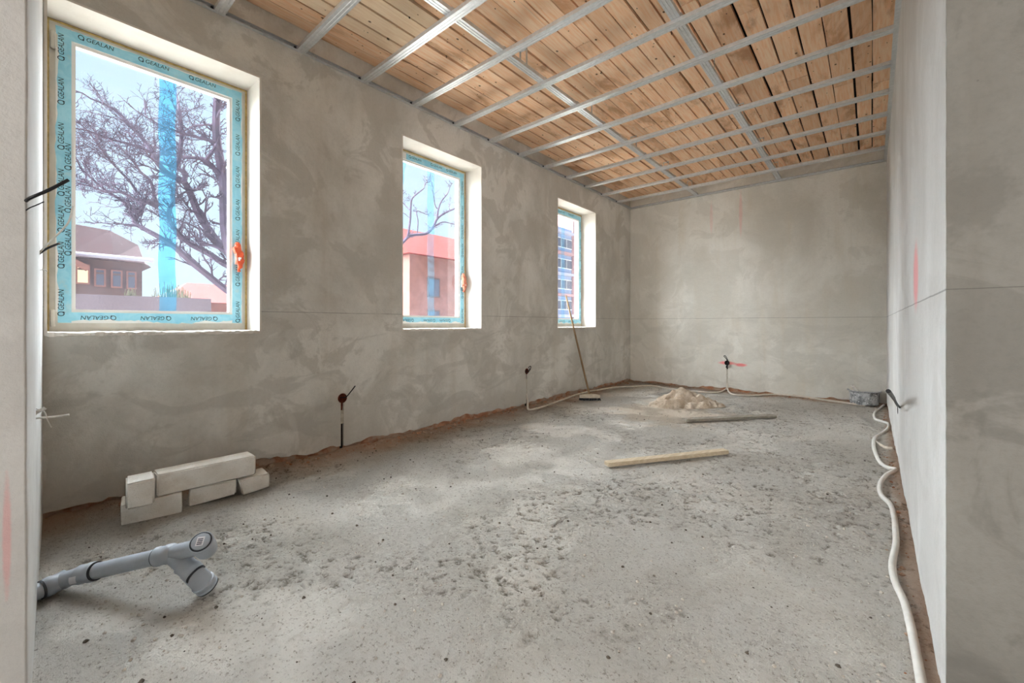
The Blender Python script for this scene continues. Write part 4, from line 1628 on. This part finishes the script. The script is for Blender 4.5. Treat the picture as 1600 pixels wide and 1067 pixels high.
KEEP = [(at_z(951, 730, 0), at_z(1139, 709.5, 0), 0.075), (at_z(1073, 659.5, 0), at_z(1214, 653, 0), 0.10), (at_z(189, 823, 0), at_z(422, 765, 0), 0.17)]
rg = random.Random(31)
grit_a, grit_b, rub = MB(), MB(), MB()
for k in range(5200):
    y = 0.15 + (rg.random() ** 1.3) * (YB - 0.3)
    x = rg.uniform(XL + 0.05, XR - 0.05)
    r = 0.0022 + 0.006 * rg.random() ** 4
    if blocked(x, y):
        continue
    z = fz(x, y)
    clod(grit_a if k % 5 else grit_b, x, y, z + r * 0.2, r, rg)
for k in range(420):
    y = rg.uniform(0.3, YB - 0.1)
    x = XL + 0.012 + abs(rg.gauss(0, 0.05))
    r = 0.004 + 0.016 * rg.random() ** 3
    clod(rub, x, y, fz(x, y) + r * 0.2, r, rg)
for k in range(150):
    x = rg.uniform(XL + 0.1, XR - 0.1)
    y = YB - 0.012 - abs(rg.gauss(0, 0.03))
    r = 0.004 + 0.012 * rg.random() ** 3
    clod(rub, x, y, fz(x, y) + r * 0.2, r, rg)
for k in range(110):
    y = rg.uniform(YP, YB - 0.1)
    x = XR - 0.010 - abs(rg.gauss(0, 0.03))
    r = 0.003 + 0.010 * rg.random() ** 3
    clod(rub, x, y, fz(x, y) + r * 0.2, r, rg)
M_GRIT = plain('screed_crumbs', srgb(186, 178, 166), 0.95, vary=0.2, scale=50)
M_GRIT_D = plain('dark_grit', srgb(92, 84, 74), 0.95, vary=0.3, scale=50)
tag(grit_a.build('floor_crumbs', M_GRIT), 'pale screed crumbs scattered over the floor', 'debris', kind='stuff')
tag(grit_b.build('floor_grit', M_GRIT_D), 'dark grit scattered over the floor', 'debris', kind='stuff')
tag(rub.build('brick_rubble', M_BRICK), 'orange brick rubble along the foot of the walls', 'rubble', kind='stuff')
for (u, v, r, lab) in ((134, 1000, 0.009, 'dark stone chip in the left foreground below the drain pipe'), (338, 947, 0.008, 'small brown clod beside the capped drain branch'),
                       (221, 1060, 0.009, 'small brown clod at the lower edge of the floor')):
    p = at_z(u, v, 0.0)
    m = MB()
    clod(m, 0, 0, 0, r, rg)
    o = m.build('stone_chip', M_GRIT_D)
    o.location = (p.x, p.y, fz(p.x, p.y) + r * 0.25)
    tag(o, lab, 'stone')

# ---------------------------------------------------------------- outside: ground, trees, houses
GR = -1.6
gnd = MB().box((-260, -160, GR - 0.2), (XL - 0.5, 260, GR)).build('ground', plain('winter_ground', srgb(172, 166, 156), 0.95, vary=0.12, scale=0.4))
tag(gnd, 'bare winter ground outside the windows', kind='structure')
M_BARK = plain('bark', srgb(72, 63, 80), 0.95, vary=0.2, scale=6)


def tree(name, label, limbs, trunk, xplane, seed, twig_len, twig_n, spread):
    rg = random.Random(seed)
    root_p = at_x(trunk[0][0], trunk[0][1], xplane)
    root_p.z = GR
    root = empty(name, tuple(root_p))
    tag(root, label, 'tree')
    mb, tw = MB(), MB()
    pm = abs(xplane) / 1.30 / F_PX                    # metres per pixel at the tree

    def wander(p0, d, L, r, depth):
        m = 5 if depth < 2 else 3
        pts = [p0]
        dd = d.copy()
        for k in range(m):
            dd = (dd + Vector((rg.gauss(0, .22), rg.gauss(0, .22), rg.gauss(0.03, .20)))).normalized()
            pts.append(pts[-1] + dd * (L / m))
        tw.tube(pts, [max(0.0028, r * (1 - 0.7 * k / m)) for k in range(m + 1)], 3 if depth else 4, False)
        if depth < 3:
            for k in range((5, 4, 2)[depth]):
                t = rg.uniform(0.15, 0.95)
                i0 = min(m - 1, int(t * m))
                q = pts[i0].lerp(pts[i0 + 1], t * m - i0)
                nd = (dd + Vector((rg.gauss(0, .6), rg.gauss(0, .6), rg.gauss(0.1, .55)))).normalized()
                wander(q, nd, L * rg.uniform(0.35, 0.6), r * 0.62, depth + 1)

    tp = []
    for (u, v) in trunk:
        p = at_x(u, v, xplane)
        tp.append(p)
    tp[0].z = GR
    own(MB().tube(smooth_path(tp, 5), list(np.linspace(16, 8, (len(tp) - 1) * 5 + 1) * pm), 8).build('trunk', M_BARK, None, True), root)
    for li, (pts, r0, r1, dens) in enumerate(limbs):
        off = rg.uniform(-1.0, 1.0)
        W = []
        for k, (u, v) in enumerate(pts):
            t = k / max(1, len(pts) - 1)
            W.append(at_x(u, v, xplane + off * t + 0.25 * math.sin(k + li)))
        path = smooth_path(W, 5)
        rad = list(np.linspace(r0, r1, len(path)) * pm * 0.5)
        mb.tube(path, rad, 6)
        n_t = int(len(path) * dens * twig_n)
        for k in range(n_t):
            t = rg.uniform(0.12, 1.0)
            i0 = min(len(path) - 2, int(t * (len(path) - 1)))
            tang = (path[i0 + 1] - path[i0]).normalized()
            nd = (tang * 0.8 + Vector((rg.gauss(0, .55), rg.gauss(0, spread), rg.gauss(0.12, spread)))).normalized()
            wander(path[i0], nd, twig_len * rg.uniform(0.4, 1.1), max(0.006, rad[i0] * 0.35), 1 if t < 0.6 else 0)
        wander(path[-1], (path[-1] - path[-2]).normalized(), twig_len, rad[-1], 0)
    own(mb.build('limbs', M_BARK, None, True), root)
    t_ = own(tw.build('twigs', M_BARK, None, False, False), root)
    t_['kind'] = 'stuff'
    return root


LIMBS1 = [
    ([(400, 470), (372, 420), (356, 372), (352, 330), (350, 289), (344, 251), (338, 208), (339, 159), (344, 110)], 22, 9, 0.9),
    ([(400, 440), (357, 394), (336, 374), (311, 335), (299, 306), (287, 284), (262, 271), (244, 251), (230, 226), (204, 196), (179, 172), (155, 159)], 17, 3, 0.7),
    ([(420, 440), (358, 416), (326, 396), (299, 382), (279, 365), (265, 345), (265, 327), (273, 313)], 13, 5, 0.6),
    ([(430, 510), (356, 455), (326, 431), (297, 408), (273, 386), (248, 370), (228, 359), (210, 347), (220, 332)], 13, 5, 0.6),
    ([(210, 347), (197, 319), (169, 300), (149, 284), (126, 263)], 5, 2, 0.9),
    ([(275, 262), (281, 243), (284, 206), (281, 174), (275, 145)], 8, 3, 0.9),
    ([(344, 273), (322, 251), (307, 247), (281, 245), (260, 237)], 8, 4, 0.7),
    ([(322, 250), (336, 231), (338, 222)], 6, 5, 0.3),
    ([(336, 222), (307, 214), (287, 209), (263, 200)], 5, 3, 0.8),
    ([(238, 239), (212, 228), (175, 218), (140, 205)], 5, 2, 1.0),
    ([(246, 323), (224, 313), (208, 310), (190, 300), (165, 300)], 7, 3, 1.0),
    ([(216, 304), (204, 285), (185, 265), (169, 247), (140, 208)], 4, 2, 0.9),
    ([(244, 320), (236, 285), (220, 269), (204, 247), (185, 228)], 5, 2, 0.9),
    ([(336, 196), (320, 195), (300, 198), (286, 206)], 4, 2, 0.6),
    ([(357, 394), (330, 383), (315, 381), (312, 360), (300, 352)], 6, 3, 0.6),
    ([(287, 284), (290, 270), (275, 263)], 7, 5, 0.4),
]
tree('bare_tree', 'large bare winter tree filling the view from the nearest window', LIMBS1, [(455, 700), (450, 600), (430, 510), (405, 455)], -10.5, 5, 0.66, 1.0, 0.6)
LIMBS2 = [
    ([(610, 400), (630, 378), (642, 368), (666, 365), (676, 355), (683, 342), (693, 334), (710, 326), (730, 318)], 9, 4, 0.35),
    ([(636, 372), (638, 365), (641, 342), (642, 321), (645, 309), (659, 297)], 6, 3, 0.3),
    ([(683, 341), (685, 327), (690, 314), (699, 303), (702, 296)], 5, 2, 0.35),
    ([(685, 327), (680, 321), (676, 297)], 3, 1.5, 0.3),
    ([(676, 355), (692, 347), (708, 350)], 5, 2, 0.4),
    ([(641, 328), (634, 322), (628, 315)], 3, 2, 0.3),
    ([(652, 366), (653, 345), (651, 330), (662, 333)], 3, 2, 0.3),
]
tree('bare_tree', 'pollarded bare tree seen through the middle window', LIMBS2, [(560, 640), (575, 520), (600, 420), (612, 398)], -14.0, 9, 0.55, 0.5, 0.5)

M_ROOF_D = plain('dark_tile_roof', srgb(48, 22, 24), 0.85, vary=0.15, scale=3)
M_ROOF_R = plain('red_tile_roof', srgb(112, 36, 26), 0.85, vary=0.15, scale=3)
M_WALL_B = plain('brown_render', srgb(86, 64, 58), 0.9, vary=0.12, scale=2)
M_WALL_P = plain('pink_render', srgb(128, 86, 76), 0.9, vary=0.12, scale=2)
M_WALL_BLUE = plain('blue_grey_render', srgb(126, 142, 172), 0.9, vary=0.06, scale=1)
M_WALL_ROSE = plain('rose_render', srgb(150, 114, 114), 0.9, vary=0.06, scale=1)
M_WINDOW_D = plain('dark_house_glass', srgb(70, 74, 88), 0.2, spec=0.5)
M_GUTTER = plain('zinc_gutter', srgb(150, 150, 165), 0.5)


def m_emit(name, col, s):
    n = NT(name)
    e_ = n.new('ShaderNodeEmission')
    e_.inputs[0].default_value = col + (1,)
    e_.inputs[1].default_value = s
    n.ln(e_.outputs[0], n.out.inputs[0])
    return n.m


M_LIT = m_emit('lit_window', (1.0, 0.74, 0.42), 1.6)


def house_part(root, mb, name, mat, parent=None):
    o = mb.build(name, mat)
    if parent is None:
        return own(o, root)
    o.parent = parent
    o.matrix_parent_inverse = (Matrix.Translation(Vector(root.location)) @ parent.matrix_parent_inverse).inverted()
    return o


# house with a dark mansard roof, seen low on the left of the nearest window
hx = -24.0
h1 = empty('mansard_house', (hx, -3.0, GR))
tag(h1, 'house with a dark red mansard roof seen low in the nearest window', 'house')
ye = at_x(222, 440, hx).y
ze = at_x(175, 404, hx).z
zr = at_x(150, 354, hx - 3.5).z
house_part(h1, MB().box((hx - 9, -10, GR), (hx, ye, ze)), 'wall', M_WALL_B)
rf = MB()
zm = ze + (zr - ze) * 0.80
pr1 = [(0.35, ze - 0.1), (0.25, ze + 0.05), (-1.2, zm), (-4.5, zr), (-7.8, zm), (-9.3, ze)]
ys = [-10.4, ye - 2.2, ye - 0.9, ye + 0.05, ye + 0.5]
sc = [1, 1, 0.93, 0.62, 0.02]
for y, s_ in zip(ys, sc):
    for dx, z in pr1:
        rf.v.append((hx + (dx + 4.5) * (0.5 + 0.5 * min(1, s_ + 0.3)) - 4.5, y, ze - 0.1 + (z - ze + 0.1) * s_))
m6 = len(pr1)
for k in range(len(ys) - 1):
    for q in range(m6):
        q2 = (q + 1) % m6
        rf.f.append((k * m6 + q, k * m6 + q2, (k + 1) * m6 + q2, (k + 1) * m6 + q))
rf.f += [tuple(range(m6)), tuple((len(ys) - 1) * m6 + q for q in range(m6))]
ro = house_part(h1, rf, 'roof', M_ROOF_D)
house_part(h1, MB().tube([(hx + 0.42, -10.4, ze + 0.02), (hx + 0.42, ye + 0.3, ze + 0.02)], 0.09, 8), 'gutter', M_GUTTER)
house_part(h1, MB().box((hx - 4.9, -2.0, zr - 0.3), (hx - 4.1, -1.2, zr + 0.7)), 'chimney', M_WALL_B)
for (u0, u1, v0, v1, lit) in ((121, 137, 414, 442, True), (150, 162, 422, 446, False), (176, 188, 424, 448, False), (200, 210, 426, 450, False)):
    p0, p1 = at_x(u0, v0, hx), at_x(u1, v1, hx)
    fr = house_part(h1, MB().box((hx, p0.y - 0.06, p1.z - 0.06), (hx + 0.08, p1.y + 0.06, p0.z + 0.06)), 'window', M_WALL_P)
    house_part(h1, MB().box((hx + 0.05, p0.y, p1.z), (hx + 0.10, p1.y, p0.z)), 'pane', M_LIT if lit else M_WINDOW_D, fr)
    house_part(h1, MB().box((hx + 0.09, p0.y, (p0.z + p1.z) / 2 + 0.15), (hx + 0.12, p1.y, (p0.z + p1.z) / 2 + 0.22)), 'glazing_bar', M_WALL_B, fr)
# gabled porch in front of the lit window
pa, pc_, pb_ = at_x(112, 398, hx + 0.8), at_x(140, 416, hx + 0.8), at_x(84, 416, hx + 0.8)
pm_ = MB()
for d in (0.0, 0.9):
    pm_.v += [(hx + d, pa.y - 0.6, pa.z + 0.25), (hx + d, pc_.y, pc_.z), (hx + d, pc_.y - 0.05, pc_.z - 0.14), (hx + d, pa.y - 0.6, pa.z + 0.08)]
pm_.f += [(0, 1, 2, 3), (4, 7, 6, 5), (0, 4, 5, 1), (1, 5, 6, 2), (2, 6, 7, 3), (3, 7, 4, 0)]
house_part(h1, pm_, 'porch_roof', M_WALL_P)

# low house with an orange-red roof
hx2 = -34.0
h2 = empty('red_roof_house', (hx2, 10.0, GR))
tag(h2, 'low house with an orange-red roof behind the branches in the nearest window', 'house')
y0_, y1_ = at_x(262, 470, hx2).y, at_x(420, 470, hx2).y
zt_, zb_ = at_x(330, 444, hx2 - 3).z, at_x(330, 472, hx2).z
house_part(h2, MB().box((hx2 - 6, y0_, GR), (hx2, y1_, zb_)), 'wall', M_WALL_P)
r2 = MB()
for y, a in ((y0_ - 0.3, 0.15), (y0_ + 1.6, 1.0), (y1_ + 0.3, 1.0)):
    r2.v += [(hx2 + 0.4, y, zb_ - 0.05), (hx2 - 3, y, zb_ + (zt_ - zb_) * a), (hx2 - 6.4, y, zb_ - 0.05)]
for k in range(2):
    for q in range(3):
        q2 = (q + 1) % 3
        r2.f.append((k * 3 + q, k * 3 + q2, (k + 1) * 3 + q2, (k + 1) * 3 + q))
r2.f += [(0, 1, 2), (6, 7, 8)]
house_part(h2, r2, 'roof', M_ROOF_R)
for k in range(4):
    yy = y0_ + 1.0 + k * 2.2
    fr = house_part(h2, MB().box((hx2, yy, GR + 1.2), (hx2 + 0.06, yy + 1.0, GR + 2.4)), 'window', M_WALL_B)
    house_part(h2, MB().box((hx2 + 0.03, yy + 0.1, GR + 1.3), (hx2 + 0.08, yy + 0.9, GR + 2.3)), 'pane', M_WINDOW_D, fr)

# large house with a red roof in the middle window
hx3 = -24.0
h3 = empty('red_brick_house', (hx3, 20.0, GR))
tag(h3, 'large pinkish house with a red roof seen through the middle window', 'house')
y0_, y1_ = at_x(640, 430, hx3).y, at_x(735, 430, hx3).y
zt_, zb_ = at_x(690, 369, hx3 - 2).z, at_x(690, 402, hx3).z
house_part(h3, MB().box((hx3 - 8, y0_, GR), (hx3, y1_ + 6, zb_)), 'wall', M_WALL_P)
r3 = MB()
for y, a in ((y0_ - 0.4, 1.0), (y0_ + 4.0, 1.0), (y1_ + 6.3, 1.0)):
    r3.v += [(hx3 + 0.5, y, zb_ - 0.1), (hx3 - 2, y, zb_ + (zt_ - zb_) * a), (hx3 - 6, y, zb_ + (zt_ - zb_) * a), (hx3 - 8.5, y, zb_ - 0.1)]
for k in range(2):
    for q in range(4):
        q2 = (q + 1) % 4
        r3.f.append((k * 4 + q, k * 4 + q2, (k + 1) * 4 + q2, (k + 1) * 4 + q))
r3.f += [(0, 1, 2, 3), (8, 9, 10, 11)]
house_part(h3, r3, 'roof', M_ROOF_R)
for row in range(2):
    for k in range(5):
        yy = y0_ + 1.5 + k * 2.6
        zz = 0.6 + row * 2.3
        if zz + 1.4 > zb_:
            continue
        fr = house_part(h3, MB().box((hx3, yy, zz), (hx3 + 0.08, yy + 1.1, zz + 1.4)), 'window', M_WALL_B)
        house_part(h3, MB().box((hx3 + 0.04, yy + 0.1, zz + 0.1), (hx3 + 0.10, yy + 1.0, zz + 1.3)), 'pane', M_WINDOW_D, fr)

# apartment block in the farthest window
hx4 = -34.0
h4 = empty('apartment_block', (hx4, 55.0, GR))
tag(h4, 'pale blue apartment block seen through the farthest window', 'building')
y0_, y1_ = at_x(868, 400, hx4).y, at_x(893, 400, hx4).y
y2_ = at_x(904, 400, hx4).y
zt_ = at_x(880, 356, hx4).z
house_part(h4, MB().box((hx4 - 10, y0_ - 4, GR), (hx4, y1_, zt_)), 'wall', M_WALL_BLUE)
house_part(h4, MB().box((hx4 - 10, y1_, GR), (hx4 + 0.3, y2_ + 8, zt_ + 3)), 'stair_tower', M_WALL_ROSE)
fh = 3.0
k = 0
z = zt_ - 0.6
while z > 0:
    house_part(h4, MB().box((hx4, y0_ - 4, z - 0.35), (hx4 + 0.7, y1_ - 0.4, z)), 'balcony', M_WALL_ROSE if k % 2 else M_GUTTER)
    for q in range(5):
        ya_ = y0_ - 3 + q * (y1_ - y0_ + 3) / 5
        fr = house_part(h4, MB().box((hx4, ya_, z - 2.3), (hx4 + 0.06, ya_ + 1.5, z - 0.9)), 'window', M_PVC_WHITE)
        house_part(h4, MB().box((hx4 + 0.03, ya_ + 0.12, z - 2.2), (hx4 + 0.08, ya_ + 1.38, z - 1.0)), 'pane', M_WINDOW_D, fr)
    z -= fh
    k += 1


def shrub(c, r, h, label, seed):
    rg = random.Random(seed)
    root = empty('garden_shrub', (c[0], c[1], GR))
    tag(root, label, 'shrub')
    m = MB()
    for k in range(800):
        w = rg.uniform(0, 6.283)
        rr = r * math.sqrt(rg.random())
        z0 = GR + rg.uniform(0.1, 0.6) * h
        p0 = Vector((c[0] + rr * math.cos(w) * 0.6, c[1] + rr * math.sin(w) * 0.6, z0))
        p1 = Vector((c[0] + rr * math.cos(w), c[1] + rr * math.sin(w), GR + h * (1 - 0.35 * (rr / r) ** 2) * rg.uniform(0.75, 1.0)))
        m.tube([p0, p0.lerp(p1, 0.5) + Vector((rg.gauss(0, .08), rg.gauss(0, .08), 0)), p1], [0.03, 0.03, 0.008], 3)
    f = own(m.build('twigs', plain('shrub_twigs', srgb(104, 104, 78), 0.95, vary=0.3, scale=4)), root)
    f['kind'] = 'stuff'
    own(MB().tube([(c[0], c[1], GR), (c[0], c[1], GR + h * 0.4)], [0.12, 0.06], 7).build('stem', M_BARK), root)


for u, xp, top, r, lab, sd in ((205, -18.5, 446, 0.6, 'olive shrub before the mansard house', 1), (262, -17.0, 437, 0.8, 'tall olive shrub right of the blue film strip', 2),
                               (282, -19.0, 444, 0.7, 'small olive shrub beside the red-roofed house', 3)):
    p = at_x(u, top, xp)
    shrub((xp, p.y), r, p.z - GR, lab, sd)
# garden wall low in the nearest window
gw = at_x(113, 443, -14.0)
g0, g1 = at_x(60, 445, -14.0).y, at_x(330, 472, -14.0).y
gwm = MB().box((-14.2, g0 - 3, GR), (-14.0, g1, at_x(200, 462, -14.0).z)).build('garden_wall', plain('grey_render', srgb(104, 94, 100), 0.9))
tag(gwm, 'grey garden wall at the foot of the nearest window view', 'wall')
